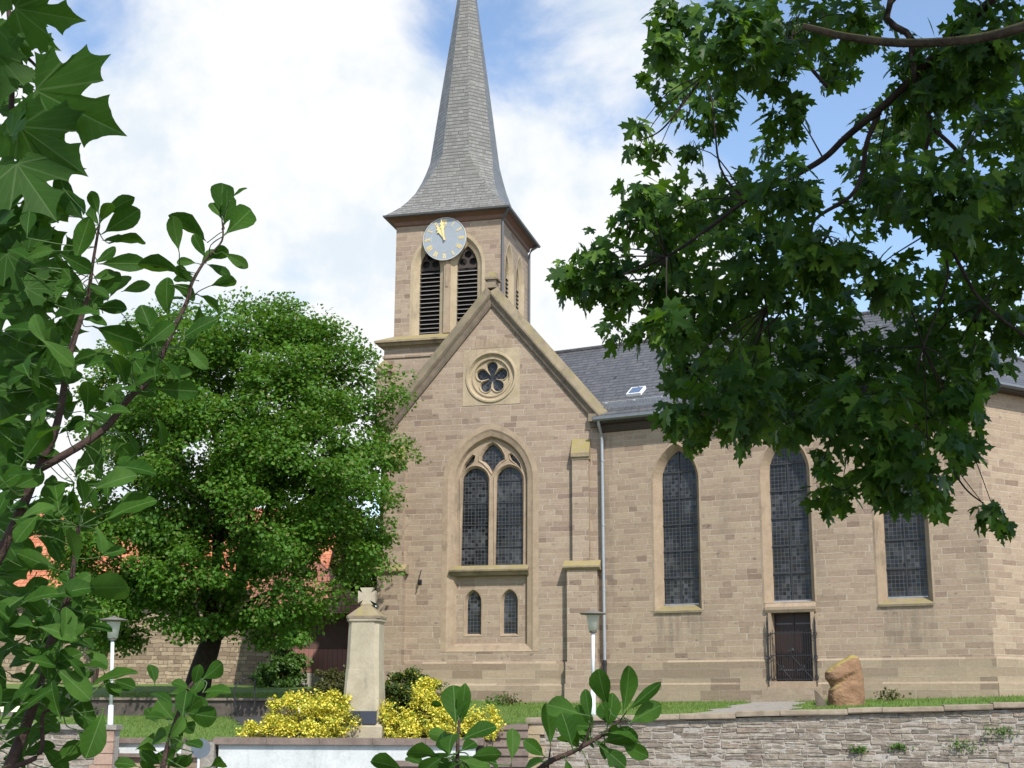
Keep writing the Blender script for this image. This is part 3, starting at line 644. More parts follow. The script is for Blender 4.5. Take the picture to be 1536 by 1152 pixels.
# clock
CL = (-.08+.0, 17.22); cc = lambda r, th, o: fF(CL[0]+r*math.sin(th), o, CL[1]+r*math.cos(th))
n_ = 48; ring = lambda r, o: [cc(r, -2*math.pi*k/n_, o) for k in range(n_)]
b = MB(); b.rings([ring(.74, .02), ring(.76, .10), ring(.76, .155)], cap0=True); b.add(ring(.735, .15), [tuple(range(n_))]); clock = b.build('clock', MM['dial'], church)
b = MB(); b.rings([ring(.762, .10), ring(.762, .165), ring(.742, .165), ring(.742, .15)]); b.rings([ring(.470, .152), ring(.470, .157), ring(.462, .157), ring(.462, .152)]); b.build('clock_rim', plain('pale_rim', (.55, .56, .52), .4), clock)
ROM = ['XII', 'I', 'II', 'III', 'IIII', 'V', 'VI', 'VII', 'VIII', 'IX', 'X', 'XI']
b = MB()
def stroke(th, x0, r0, x1, r1, wd):
    t0 = Vector((x0, r0)); t1 = Vector((x1, r1)); nn = (t1-t0).normalized(); nn = Vector((-nn.y, nn.x))*wd/2
    q = [t0+nn, t1+nn, t1-nn, t0-nn]
    def P(p, o): return fF(CL[0]+p.y*math.sin(th)+p.x*math.cos(th), o, CL[1]+p.y*math.cos(th)-p.x*math.sin(th))
    b.hexa([P(p, .151) for p in q]+[P(p, .160) for p in q])
for k, s_ in enumerate(ROM):
    b = MB(); th = k*math.pi/6; adv = {'I': .034, 'V': .07, 'X': .07}; W_ = sum(adv[ch] for ch in s_); x = -W_/2
    for ch in s_:
        a_ = adv[ch]
        if ch == 'I': stroke(th, x+a_/2, .50, x+a_/2, .70, .019)
        if ch == 'V': stroke(th, x+.008, .70, x+a_/2, .50, .022); stroke(th, x+a_-.008, .70, x+a_/2, .50, .013)
        if ch == 'X': stroke(th, x+.008, .70, x+a_-.008, .50, .022); stroke(th, x+a_-.008, .70, x+.008, .50, .013)
        x += a_
    b.build('numeral', MM['gold'], clock)

def hand(th, L, wd, o):
    b = MB(); prof = [(-.10, .02), (0, .035), (.12, .03), (.30, .045), (.52, .06), (.60, .12), (.68, .05), (.78, .09), (.86, .03), (1.0, .005)]
    P = lambda x, r, oo: fF(CL[0]+r*L*math.sin(th)+x*math.cos(th)*wd, oo, CL[1]+r*L*math.cos(th)-x*math.sin(th)*wd)
    b.rings([[P(-x, r, o), P(x, r, o), P(x, r, o+.02), P(-x, r, o+.02)] for r, x in prof], cap0=True, cap1=True); return b
hand(R(-9), .70, .8, .20).build('clock_hand', MM['gold'], clock); hand(R(-29), .54, 1.0, .175).build('clock_hand', MM['gold'], clock)
# little pinnacle on the tower corner
b = MB(); fp = lambda u, o, z: fg(-3.92+u, -.5+o, z)
b.box(fp, -.22, .22, -.3, .2, 9.5, 12.62); b.box(fp, -.30, .30, -.38, .28, 12.62, 12.72)
b.hexa([fp(-.26, .24, 12.72), fp(.26, .24, 12.72), fp(.26, -.34, 12.72), fp(-.26, -.34, 12.72), fp(-.06, .0, 13.05), fp(.06, .0, 13.05), fp(.06, -.1, 13.05), fp(-.06, -.1, 13.05)], 1)
b.build('corner_pinnacle', [A1, MM['lichen']], church)
# ---------------------------------------------------------------- nave
NW = [2.60, 6.00, 9.27]; NL = 11.5; fnp = lambda L, o: [fn(u, o, z) for u, z in L]
wo = lambda c: arch(c, .74, 4.56, 8.42, 9.62, 10)
b = MB(); doorh = [(5.44, 2.50), (6.60, 2.50), (6.60, 4.42), (5.44, 4.42)]
b.poly(fn, 0, [(-.3, 1.4), (NL, 1.4), (NL, 10.5), (-.3, 10.5)], [wo(NW[0]), [p if p[1] > 5 else (p[0], 4.70) for p in wo(NW[1])], wo(NW[2]), doorh])
b.build('nave_wall', MM['nave_ashlar'], church)
f3 = frame(fn(NL, 0, 0), Vector((math.cos(PSI-R(60)), -math.sin(PSI-R(60)), 0)), Vector((-math.sin(PSI-R(60)), -math.cos(PSI-R(60)), 0)))
f4o = f3(6, 0, 0); p4 = PSI-R(120); f4 = frame(f4o, Vector((math.cos(p4), -math.sin(p4), 0)), Vector((-math.sin(p4), -math.cos(p4), 0)))
b = MB(); b.box(f3, 0, 6, -.4, 0, 1.4, 10.5); b.box(f4, 0, 6, -.4, 0, 1.4, 10.5); b.box(fn, -4, NL, -10.6, -10.2, 1.4, 10.5); b.build('apse_wall', MM['nave_ashlar'], church)
prof = [(0, 1.3), (.10, 1.3), (.10, 2.42), (.06, 2.47), (.06, 3.06), (0, 3.12)]
b = MB(); Zv = Vector((0, 0, 1))
for u0, u1 in ((-.1, 5.36), (6.70, NL+.05)): b.sweep(prof, fn(u0, .001, 0), fn(u1, .001, 0), M_, Zv)
n3 = Vector((-math.sin(PSI-R(60)), -math.cos(PSI-R(60)), 0)); b.sweep(prof, f3(-.03, .001, 0), f3(6, .001, 0), n3, Zv)
b.build('plinth', MM['plinth'], church)
for i, c in enumerate(NW):
    o0 = wo(c); zs0 = 4.56 if i != 1 else 4.70
    fx = lambda L: [p if p[1] > 5 else (p[0], zs0) for p in L]
    b = MB(); b.rings([fnp(arch(c, .80, zs0, 8.4, 9.70, 10), .004), fnp(fx(o0), .010), fnp(arch(c, .56, 4.76, 8.5, 9.42, 10), -.30), fnp(arch(c, .555, 4.76, 8.5, 9.41, 10), -.4)])
    nw = b.build('window', DR, church)
    b = MB(); b.poly(fn, -.33, arch(c, .57, 4.70, 8.5, 9.43, 10)); b.build('glass', MM['glass'], nw)
    b = MB()
    for k in range(1, 6): b.box(fn, c-.555, c+.555, -.325, -.29, 4.76+k*.80-.02, 4.76+k*.80+.02)
    b.box(fn, c-.018, c+.018, -.325, -.295, 4.76, 9.38); b.build('glazing_bars', MM['bars'], nw)
    if i != 1:
        b = MB(); b.sweep([(-.30, 4.62), (.0, 4.50), (.05, 4.50), (.06, 4.56), (-.30, 4.755)], fn(c-.745, 0, 0), fn(c+.745, 0, 0), M_, Zv); b.build('sill', MM['lichen'], nw)
    b = MB(); b.box(fn, c-.55, c+.55, -.30, -.27, 4.752, 4.785); b.build('window_flashing', MM['zinc'], nw)
# door
b = MB(); b.sweep([(-.3, 4.42), (.05, 4.42), (.09, 4.50), (.09, 4.58), (-.02, 4.72), (-.30, 4.75)], fn(5.28, 0, 0), fn(6.76, 0, 0), M_, Zv)
b.box(fn, 5.36, 5.44, -.3, .07, 2.46, 4.415); b.box(fn, 6.60, 6.70, -.3, .07, 2.46, 4.415); b.box(fn, 5.30, 6.76, -.32, .12, 2.30, 2.50)
dsur = b.build('door_surround', DR, church)
b = MB(); b.box(fn, 5.45, 6.59, -.32, -.26, 2.51, 4.41); b.box(fn, 6.01, 6.03, -.259, -.24, 2.52, 4.40); door = b.build('door', MM['door'], church)
b = MB(); b.box(fn, 5.9, 6.0, -.259, -.235, 3.35, 3.42); b.tube([fn(5.95, -.25, 3.36), fn(5.95, -.17, 3.36), fn(5.84, -.17, 3.36)], .015, 6); b.build('handle', MM['castiron'], door)
for z in (2.8, 4.1):
    for u0 in (5.5, 6.06):
        b = MB(); b.box(fn, u0, u0+.48, -.259, -.25, z, z+.04); b.build('hinge_strap', MM['castiron'], door)
for s0, s1, a, hinge in ((5.42, 6.01, 0, 5.42), (6.03, 6.62, 0, 6.62)):
    b = MB(); n_ = 9; zl, zh = 2.54, 3.88
    for k in range(n_+1):
        u = s0+(s1-s0)*k/n_; b.box(fn, u-.0055, u+.0055, .085, .10, zl, zh+(.06 if k % 2 else 0))
    for z in (zl, 3.2, zh-.06): b.box(fn, s0, s1, .08, .105, z, z+.025)
    for (ua, za, ub, zb_) in ((s0, zl, s1, 3.2), (s1, zl, s0, 3.2)): b.tube([fn(ua, .11, za), fn(ub, .11, zb_)], .009, 5)
    um, zm = (s0+s1)/2, (zl+3.2)/2
    b.tube([fn(um+.07*math.cos(q*math.pi/6), .115, zm+.07*math.sin(q*math.pi/6)) for q in range(13)], .012, 5)
    b.build('gate_leaf', MM['iron'], church)
for u in (5.33, 6.72):
    b = MB(); b.box(fn, u-.02, u+.02, .08, .12, 2.35, 4.15)
    for z in (2.6, 3.15, 3.8):
        b.tube([fn(u+.05*math.cos(q*math.pi/5), .10, z+.07*math.sin(q*math.pi/5)) for q in range(11)], .012, 5); b.box(fn, u-.05, u+.05, .085, .115, z-.12, z-.10)
    b.tube([fn(u, .1, 4.15), fn(u, .1, 4.32)], [.02, .003], 5); b.build('gate_post', MM['iron'], church)
b = MB(); b.box(fn, 5.22, 6.86, .0, .42, 1.6, 2.30); b.box(fn, 5.02, 7.06, .42, .80, 1.5, 2.13); b.box(fn, 4.98, 7.1, .80, 1.15, 1.5, 1.98); b.build('doorstep', stone('step_stone', (.25, .20, .14), (.34, .28, .20), dirt=.4), church)
# roof: nave + hipped apse
rz, ez, ro, eo = 14.38, 10.55, -5.2, .36
pr = fn(-5.2, ro, rz); pe = fn(8.5, ro, rz)
c1 = fn(NL+.2, eo, ez); c2 = f4o+Vector((0, 0, ez))+(f4o-fn(8.5, ro, 0)).normalized()*.4; c3 = fn(NL+.2, -10.4-eo, ez)
th = Vector((0, 0, -.14))
b = MB(); b.add([fn(.08, eo, ez), c1, pe, pr, fn(-3.6, -10.4-eo, ez), c3, c2, fn(-3.6, eo, ez)], [(0, 1, 2, 3), (1, 6, 2), (6, 5, 2), (5, 4, 3, 2)])
b.rings([[fn(.08, eo, ez), c1, c2, c3], [fn(.08, eo, ez)+th, c1+th, c2+th, c3+th]], close=False)
roof = b.build('roof', MM['slate'], church)
b = MB(); b.tube([pr+Zv*.03, pe+Zv*.03, c1+Zv*.03], .07, 6); b.tube([pe+Zv*.03, c2+Zv*.03], .07, 6); b.build('ridge_tiles', MM['slate'], roof)
rs_ = Vector(M_)*(eo-ro)+Zv*(ez-rz); rl = rs_.length; rs_.normalize(); rn = E3.cross(rs_); rn = rn if rn.z > 0 else -rn
fr_ = lambda u, s_, h: fn(u, ro, rz)+rs_*s_+rn*h        # on the front slope
b = MB()
for u0, s0 in ((.62, rl-2.12),):
    b.hexa([fr_(u0, s0+.55, .0), fr_(u0+.5, s0+.55, .0), fr_(u0+.5, s0, .0), fr_(u0, s0, .0), fr_(u0, s0+.55, .09), fr_(u0+.5, s0+.55, .09), fr_(u0+.5, s0, .09), fr_(u0, s0, .09)])
sk = b.build('skylight', MM['white'], roof)
b = MB(); b.quad(fr_(0.67, rl-1.62, .095), fr_(1.07, rl-1.62, .095), fr_(1.07, rl-2.07, .095), fr_(0.67, rl-2.07, .095)); b.build('pane', plain('skylight_glass', (.10, .14, .22), .08), sk)
b = MB()
for k in range(12):
    u = .35+k*.95; b.tube([fr_(u, rl-.62, 0), fr_(u, rl-.62, .22), fr_(u, rl-.50, .28)], .022, 5)
for k in range(6): b.tube([fr_(.2, rl-.62, .05+.04*k), fr_(NL-.5, rl-.62, .05+.04*k)], .011, 4)
for k in range(110): b.tube([fr_(.2+k*.1, rl-.62, .03), fr_(.2+k*.1, rl-.62, .26)], .011, 4)
b.build('snow_guard', plain('galvanised', (.55, .56, .58), .5, .1), roof)
for u, s_ in ((.6, 3.1), (2.1, 4.2), (3.6, 3.3), (.9, 4.6), (4.8, 4.4), (3.0, 1.2), (5.8, 2.2), (9.5, 5.2), (10.3, 5.6)):
    b = MB(); b.tube([fr_(u, s_, 0), fr_(u, s_, .10), fr_(u, s_+.12, .12)], .013, 5); b.build('roof_hook', MM['zinc'], roof)
def gut(b, p0, p1, nn): b.sweep([(-.02, -.10), (.03, -.14), (.10, -.14), (.15, -.09), (.15, -.02), (.13, -.02), (.12, -.08), (.03, -.09), (0, -.02), (-.02, -.02)], p0, p1, nn, Zv)
b = MB(); gut(b, fn(.09, eo, ez+.02), c1+Zv*.02, M_); gut(b, c1+Zv*.02, c2+Zv*.02, n3); b.build('gutter', plain('zinc_gutter', (.22, .23, .24), .4, .5), roof)
b = MB(); b.sweep([(0, -.17), (eo-.02, -.17), (eo-.02, -.05), (0, -.02)], fn(.08, 0, ez), fn(NL+.15, 0, ez), M_, Zv); b.sweep([(0, -.42), (.05, -.40), (.14, -.26), (.14, -.171), (0, -.171)], fn(.06, 0, ez), fn(NL+.05, 0, ez), M_, Zv)
b.sweep([(0, -.17), (eo-.02, -.17), (eo-.02, -.05), (0, -.02)], f3(-.15, 0, ez), f3(6.1, 0, ez), n3, Zv); b.build('eaves_board', plain('eaves_brown', (.055, .04, .032), .7), roof)
b = MB(); b.tube([fn(.24, eo+.06, ez-.1), fn(.24, eo+.02, ez-.22), fn(.23, .16, ez-.55), fn(.23, .13, ez-.8), fn(.25, .13, 3.0)], .052, 10)
for z in (9.2, 7.2, 5.2, 3.6): b.tube([fn(.25, .13, z), fn(.25, .13, z+.05)], .06, 10)
dp = b.build('drainpipe', MM['zinc'], church)
b = MB(); b.tube([fn(.25, .14, 3.15), fn(.25, .14, 1.8)], .062, 10); b.tube([fn(.25, .14, 3.0), fn(.25, .14, 3.1)], .075, 10); b.build('standpipe', MM['iron'], dp)

# ------------------------------------------------------------------ rubble walls
def rubble_wall(mb, P0, P1, z0, ztop, seed, thick=.35, hmin=.09, hmax=.19, lmin=.2, lmax=.55):
    rd = random.Random(seed); P0, P1 = Vector(P0), Vector(P1); d = (P1-P0); L = d.length; d.normalize(); n = Vector((d.y, -d.x, 0))
    if n.y > 0: n = -n
    z = z0
    while z < max(ztop(0), ztop(L))-.03:
        h = rd.uniform(hmin, hmax); u = -rd.uniform(0, .3)
        while u < L:
            l = rd.uniform(lmin, lmax)*(1.3 if h > .14 else 1); u0, u1 = max(u, 0), min(u+l, L)
            zt = min(z+h, ztop((u0+u1)/2)-.005)
            if u1-u0 > .05 and zt-z > .03:
                hh = h
                rows = [(z, zt)] if rd.random() > .18 or zt-z < .13 else [(z, (z+zt)/2), ((z+zt)/2, zt)]
                for za, zb in rows:
                    g_ = rd.uniform(.003, .011); j = lambda a: rd.uniform(-a, a); dep = rd.uniform(.022, .045)
                    q = [(u0+g_, za+g_), (u1-g_, za+g_), (u1-g_, zb-g_), (u0+g_, zb-g_)]
                    m_ = [((q[0][0]+q[1][0])/2+j(.03), q[0][1]+j(.012)), (q[1][0]+j(.012), (q[1][1]+q[2][1])/2), ((q[2][0]+q[3][0])/2+j(.03), q[2][1]+j(.012)), (q[3][0]+j(.012), (q[3][1]+q[0][1])/2)]
                    ring8 = []
                    for a, bq in zip(q, m_): ring8 += [(a[0]+j(.014), a[1]+j(.014)), bq]
                    cx = sum(p[0] for p in ring8)/8; cz = sum(p[1] for p in ring8)/8
                    back = [P0+d*p[0]+n*-.03+Vector((0, 0, p[1])) for p in ring8]
                    f1 = [P0+d*p[0]+n*(dep*.6)+Vector((0, 0, p[1])) for p in ring8]
                    f2 = [P0+d*(cx+(p[0]-cx)*(1-.03/max(.06, u1-u0)))+n*(dep+j(.012))+Vector((0, 0, cz+(p[1]-cz)*.80)) for p in ring8]
                    mb.rings([back, f1, f2], cap1=True)
            u += l
        z += h
    return d, n, L
wallR = root('retaining_wall', (6, 35, 0), 'long grey rubble retaining wall with a sloping brown coping below the church lawn', 'wall')
P0, P1 = Vector((.45, 35.98, 0)), Vector((17.0, 33.17, 0)); LW = (P1-P0).length
zt_ = lambda u: 1.33+u*.0358
b = MB(); dW, nW, _ = rubble_wall(b, P0, P1, -.05, zt_, 3); b.build('stonework', MM['fieldstone'], wallR, smooth=False)
fw_ = frame(P0, dW, nW)
b = MB(); b.hexa([fw_(0, .019, -.1), fw_(LW, .019, -.1), fw_(LW, -.3, -.1), fw_(0, -.3, -.1), fw_(0, .019, zt_(0)), fw_(LW, .019, zt_(LW)), fw_(LW, -.3, zt_(LW)), fw_(0, -.3, zt_(0))]); b.build('mortar_core', MM['mortar'], wallR)
b = MB(); u = -.05; rd = random.Random(5)
while u < LW:
    l = rd.uniform(.8, 1.7); za = zt_(u+l/2)+rd.uniform(-.015, .015)
    pa = [(-.34, 0), (.13, 0), (.14, .03), (.13, .115), (.10, .13), (-.34, .14)]
    b.sweep([(o_+rd.uniform(-.008, .008), z_) for o_, z_ in pa], fw_(u+.006, 0, za), fw_(u+l-.006, 0, za+.03), nW, Zv); u += l
b.build('coping', stone('wall_coping', (.22, .175, .125), (.33, .27, .20), lichen=.4, lc=(.28, .25, .15), dirt=.5), wallR)
b = MB()
for k in range(5): b.box(fw_, .0, .42-.12*(k % 2), -.3, .085, k*.27+.01, k*.27+.265)
b.build('quoins', MM['pale'], wallR)
wallL = root('garden_wall', (-10, 31.5, 0), 'low pinkish rubble wall with a flat stone coping, its end pier under the left street lamp', 'wall')
P0, P1 = Vector((-18, 31.9, 0)), Vector((-8.62, 31.5, 0)); b = MB(); d_, n__, L_ = rubble_wall(b, P0, P1, -.05, lambda u: 1.22, 9); fL_ = frame(P0, d_, n__)
b.build('stonework', MM['fieldstone'], wallL)
b = MB(); b.box(fL_, 0, L_, -.3, .019, -.1, 1.22); b.build('mortar_core', MM['mortar'], wallL)
b = MB(); u = 0
while u < L_: b.box(fL_, u+.005, min(u+1.1, L_+.05), -.36, .12, 1.222, 1.325); u += 1.1
b.build('coping', MM['gravel'], wallL)
b = MB()
for k in range(5): b.box(fL_, L_-.40-.1*(k % 2), L_-.002, -.3, .09, k*.24+.01, k*.24+.235)
b.build('end_pier', stone('pink_sandstone', (.30, .19, .14), (.42, .29, .22), dirt=.35), wallL)
# low walls around the memorial
X0 = Vector((0, 0, 0)); fx_ = lambda u, o, z: Vector((u, -o, z))
ww = root('memorial_wall', (-3.6, 32.5, 0), 'white rendered low wall with a brown slab coping in front of the stone memorial', 'wall')
b = MB(); b.box(fx_, -6.55, -.78, -32.8, -32.5, -.1, .90); b.build('wall_face', MM['render'], ww)
b = MB()
for k in range(5): b.box(fx_, -6.66+k*1.19, -6.66+k*1.19+1.183, -32.95, -32.40, .902, 1.045)
b.box(fx_, -.79, -.60, -35.0, -32.6, .902, 1.045); b.build('coping', MM['slab'], ww)
lw_ = root('entrance_wall', (-8, 32.3, 0), 'low white and brown wall with two slab courses between the pier and the white wall', 'wall')
b = MB(); b.box(fx_, -9.2, -6.9, -32.6, -32.3, -.1, .62, 1); b.box(fx_, -9.1, -7.35, -32.6, -32.32, .70, .92); b.box(fx_, -7.35, -6.62, -32.7, -32.34, -.1, .95, 2); b.build('wall_face', [MM['render'], MM['rubble'], MM['gravel']], lw_)
b = MB(); b.box(fx_, -9.25, -6.9, -32.65, -32.2, .62, .70); b.box(fx_, -9.1, -7.3, -32.65, -32.24, .92, 1.03); b.build('coping', MM['slab'], lw_)
st = root('stone_steps', (-.2, 33.5, 0), 'brown stone steps rising between the white wall and the rubble retaining wall', 'steps')
for k in range(7):
    z1 = 1.33-k*.19; y1 = 35.05-k*.36; wl_ = -.77 if z1 > .6 else -2.6
    if y1-.36 < 32.45 and wl_ > -1: wl_ = -.77
    b = MB(); yb = y1 if z1 > .6 else min(y1, 32.38); b.box(fx_, wl_, .43, -yb, -(yb-.40), z1-.11, z1); b.box(fx_, wl_+.02, .42, -yb, -(yb-.36), max(-.1, z1-.6), z1-.112); b.build('step', MM['slab'], st)
tw = root('terrace_wall', (-9, 41, 1.4), 'low terrace wall in tree-shade colour between the two lawns under the large green tree', 'wall')
b = MB(); b.box(fx_, -14, -6.1, -41.3, -41.0, 1.2, 1.90); b.build('wall_face', stone('tree_shade_terrace_stone', (.06, .05, .042), (.11, .09, .075), dirt=.4), tw)  # stone colour darkened to stand in for the tree's shade
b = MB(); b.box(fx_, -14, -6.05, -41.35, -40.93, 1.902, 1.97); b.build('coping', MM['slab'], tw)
hr = root('handrail', (-7.4, 40, 1.6), 'black metal handrail with two posts beside the terrace steps', 'handrail')
b = MB(); b.tube([at(352, 1068, 40), at(352, 1031, 40), at(366, 1018, 40.2), at(381, 1017, 40.4), at(383, 1024, 40.4)], .022, 6); b.build('rail', MM['iron'], hr)
b = MB(); b.tube([at(382, 1058, 40.4), at(382, 1019, 40.4)], .022, 6); b.build('post', MM['iron'], hr)

# ------------------------------------------------------------------ memorial
mx, my = -3.48, 34.2
mo = root('memorial', (mx, my, .98), 'tall pale stone war memorial pillar with a small cross on top between yellow bushes', 'memorial')
fm = lambda u, o, z: Vector((mx+u*math.cos(.12)-o*math.sin(.12)*-1*0+o*math.sin(.12)*0, my-o, z)) if False else Vector((mx+u*.985+o*(-.17), my-u*.17*1.0-o*.985, z))
b = MB(); b.box(fm, -.58, .58, -.5, .5, .85, 1.28); b.hexa([fm(-.58, .5, 1.28), fm(.58, .5, 1.28), fm(.58, -.5, 1.28), fm(-.58, -.5, 1.28), fm(-.5, .42, 1.34), fm(.5, .42, 1.34), fm(.5, -.42, 1.34), fm(-.5, -.42, 1.34)]); b.build('base', MM['monument'], mo)
def oct_(hx, hy, ch, z): return [fm(x, y, z) for x, y in ((-hx+ch, hy), (hx-ch, hy), (hx, hy-ch), (hx, -hy+ch), (hx-ch, -hy), (-hx+ch, -hy), (-hx, -hy+ch), (-hx, hy-ch))]
b = MB(); b.rings([oct_(.45, .38, .06, 1.34), oct_(.44, .37, .06, 1.66), oct_(.41, .345, .10, 2.6), oct_(.40, .335, .10, 2.602), oct_(.375, .32, .10, 3.70), oct_(.41, .35, .08, 3.74), oct_(.41, .35, .08, 3.80)], cap0=True, cap1=True); b.build('shaft', MM['monument'], mo)
b = MB(); b.rings([oct_(.42, .36, .06, 3.80), oct_(.42, .36, .06, 3.86), oct_(.14, .12, .03, 4.10), oct_(.12, .10, .02, 4.16)], cap1=True); b.build('cap', MM['lichen'], mo)
cr_ = [(-.08, 4.10), (.08, 4.10), (.075, 4.19), (.19, 4.15), (.205, 4.25), (.10, 4.31), (.12, 4.36), (.205, 4.38), (.20, 4.50), (.17, 4.53), (-.17, 4.53), (-.20, 4.50), (-.205, 4.38), (-.12, 4.36), (-.10, 4.31), (-.205, 4.25), (-.19, 4.15), (-.075, 4.19)]
cr_ = [(-.09, 4.08), (.09, 4.08), (.075, 4.15), (.15, 4.13), (.085, 4.25), (.21, 4.18), (.215, 4.48), (.10, 4.42), (.17, 4.55), (-.17, 4.55), (-.10, 4.42), (-.215, 4.48), (-.21, 4.18), (-.085, 4.25), (-.15, 4.13), (-.075, 4.15)]
b = MB(); b.slab(fm, -.07, .07, cr_); b.poly(lambda u, o, z: fm(-u, o, z), -.07, cr_); b.build('cross', MM['monument'], mo)
for s0, s1 in ((-.42, -.005), (.005, .42)):
    b = MB(); b.hexa([fm(s0, .48, 1.345), fm(s1, .48, 1.345), fm(s1, .40, 1.345), fm(s0, .40, 1.345), fm(s0, .42, 1.64), fm(s1, .42, 1.64), fm(s1, .385, 1.64), fm(s0, .385, 1.64)])
    b.build('plaque', MM['plaque'], mo)

# ------------------------------------------------------------------ lamps
def lamp(x, y, zb, ztop, label, lean):
    r_ = root('street_lamp', (x, y, zb), label, 'street lamp', 'white park lamps'); c = Vector((x, y, 0))
    Hh = ztop; top = c+Vector((lean, 0, Hh))
    b = MB(); b.tube([c+Vector((0, 0, zb-.3)), c+Vector((lean*.3, 0, zb+.75))], [.085, .062], 12); b.tube([c+Vector((lean*.3, 0, zb+.75)), c+Vector((lean, 0, Hh-.58))], .045, 12); b.build('pole', MM['pole'], r_, smooth=True)
    b = MB(); b.lathe(top, [(.085, -.60), (.095, -.585), (.10, -.55), (.085, -.545)], 20); b.build('collar', MM['lampcap'], r_)
    b = MB(); rs = [[top+Vector((r*math.cos(2*math.pi*k/24), r*math.sin(2*math.pi*k/24), z)) for k in range(24)] for r, z in ((.09, -.545), (.12, -.54), (.165, -.15))]; b.rings(rs); b.build('lamp_shade', MM['opal'], r_, smooth=True)
    b = MB(); b.lathe(top, [(.15, -.145), (.33, -.125), (.345, -.105), (.33, -.09), (.15, -.05), (.04, -.02), (.02, .0)], 24); b.build('lamp_cap', MM['lampcap'], r_, smooth=True)
lamp(2.12, 36.9, 1.45, 4.24, 'white park lamp with a flat dark cap in front of the right gable buttress', .02)
lamp(-9.70, 35.0, 1.0, 3.90, 'white park lamp behind the low wall, left of the large tree trunk', -.10)

# ------------------------------------------------------------------ boulder
bo = root('boulder', (8.65, 37.0, 1.8), 'upright reddish sandstone boulder with yellow lichen on top beside the church door', 'boulder')
bf = lambda u, o, z: Vector((8.64+u, 37.0-o, 1.66+z*1.06))
def lerp_tab(T, z):
    for (z0, *a0), (z1, *a1) in zip(T[:-1], T[1:]):
        if z <= z1: k = (z-z0)/(z1-z0); return [x*(1-k)+y*k for x, y in zip(a0, a1)]
    return T[-1][1:]
RB = [(0, -.42, .47, .34, .34), (.4, -.45, .47, .35, .35), (.62, -.44, .46, .33, .34), (.72, -.42, .46, .31, .33), (.80, -.50, .455, .32, .32), (.95, -.51, .44, .31, .30), (1.08, -.36, .43, .28, .28), (1.2, -.14, .41, .24, .25), (1.30, .08, .37, .17, .19), (1.36, .16, .30, .07, .09)]
from mathutils import noise as mn
b = MB(); rs = []; nz_ = 64; na = 64
for iz in range(nz_+1):
    z = 1.36*iz/nz_; l, r_, f_, k_ = lerp_tab(RB, z); row = []
    for ia in range(na):
        th_ = 2*math.pi*ia/na; cx, sx = math.cos(th_), math.sin(th_)
        cu = (abs(cx)**.6)*(1 if cx > 0 else -1); su = (abs(sx)**.6)*(1 if sx > 0 else -1)
        u = (l+r_)/2+(r_-l)/2*cu; o = (f_ if su > 0 else k_)*su
        cut = .105*math.exp(-((z-(.80+.45*u))/.075)**2)*max(0, min(1, (.40-u)/.3))+.035*math.exp(-((z-(.52+.50*(u+.3)))/.06)**2)*max(0, min(1, (.40-u)/.2))
        step_ = 0
        nn_ = round(mn.noise(Vector((u*2+5, o*2, z*2.2)))*5)/5*.05+mn.noise(Vector((u*7, o*7+3, z*7)))*.022+mn.noise(Vector((u*22, o*22+3, z*22)))*.008
        k2 = 1-(cut-nn_)/.45
        row.append(bf((l+r_)/2+(u-(l+r_)/2)*(k2 if u < .2 else 1+nn_), o*k2+(step_ if su > 0 else 0)*su, z))
    rs.append(row)
b.rings(rs, cap0=True, cap1=True); b.build('stone', MM['boulder'], bo)
sb = MB(); bs_ = lambda u, o, z: Vector((7.98+u, 36.75-o, 1.62+z))
sb.rings([[bs_(-.16, .05, 0), bs_(.20, .1, 0), bs_(.20, -.1, 0), bs_(-.14, -.1, 0)], [bs_(-.17, .04, .3), bs_(.08, .08, .28), bs_(.1, -.08, .3), bs_(-.15, -.08, .3)], [bs_(-.19, .02, .60), bs_(-.12, .03, .55), bs_(-.1, -.04, .55), bs_(-.18, -.05, .6)]], cap0=True, cap1=True)
tag(sb.build('stone_slab', stone('grey_slab', (.09, .07, .05), (.15, .12, .09)), loc=(7.98, 36.75, 1.7)), 'small pointed dark stone slab leaning beside the reddish boulder', 'stone')

# ------------------------------------------------------------------ sign
sg = root('traffic_sign', (-6.45, 30, 0), 'back of a grey traffic sign on a white pole at the street edge', 'sign')
b = MB(); b.tube([(-6.45, 30, 0), (-6.45, 30, 1.06)], .03, 8); b.build('pole', MM['pole'], sg)
b = MB(); b.rings([[Vector((-6.41+.20*math.cos(q*math.pi/16), 29.96+o, .88+.20*math.sin(q*math.pi/16))) for q in range(32)] for o in (0, .012)], cap0=True, cap1=True); b.build('plate', plain('sign_back_grey', (.13, .155, .18), .5, .2), sg)

# ------------------------------------------------------------------ houses behind
ho = root('house', (-19, 56, 2.4), 'rubble stone house with a bright orange tiled roof behind the large tree', 'house')
fh = lambda u, o, z: Vector((u, 56-o, z))
b = MB(); b.poly(fh, 0, [(-34, 1.8), (-7.7, 1.8), (-7.7, 6.35), (-34, 6.35)], [[(-18.7, 4.9), (-17.9, 4.9), (-17.9, 5.9), (-18.7, 5.9)]]); b.box(fh, -34, -7.7, -10, -9.6, 1.8, 6.35)
for u in (-34, -7.7): b.add([fh(u, 0, 1.8), fh(u, -10, 1.8), fh(u, -10, 6.35), fh(u, -5, 9.95), fh(u, 0, 6.35)], [(0, 1, 2, 3, 4)])
b.build('wall', MM['rubble'], ho)
b = MB(); b.hexa([fh(-34.3, .5, 6.15), fh(-7.4, .5, 6.15), fh(-7.4, .5, 6.3), fh(-34.3, .5, 6.3), fh(-34.3, -5, 10.0), fh(-7.4, -5, 10.0), fh(-7.4, -5, 10.2), fh(-34.3, -5, 10.2)])
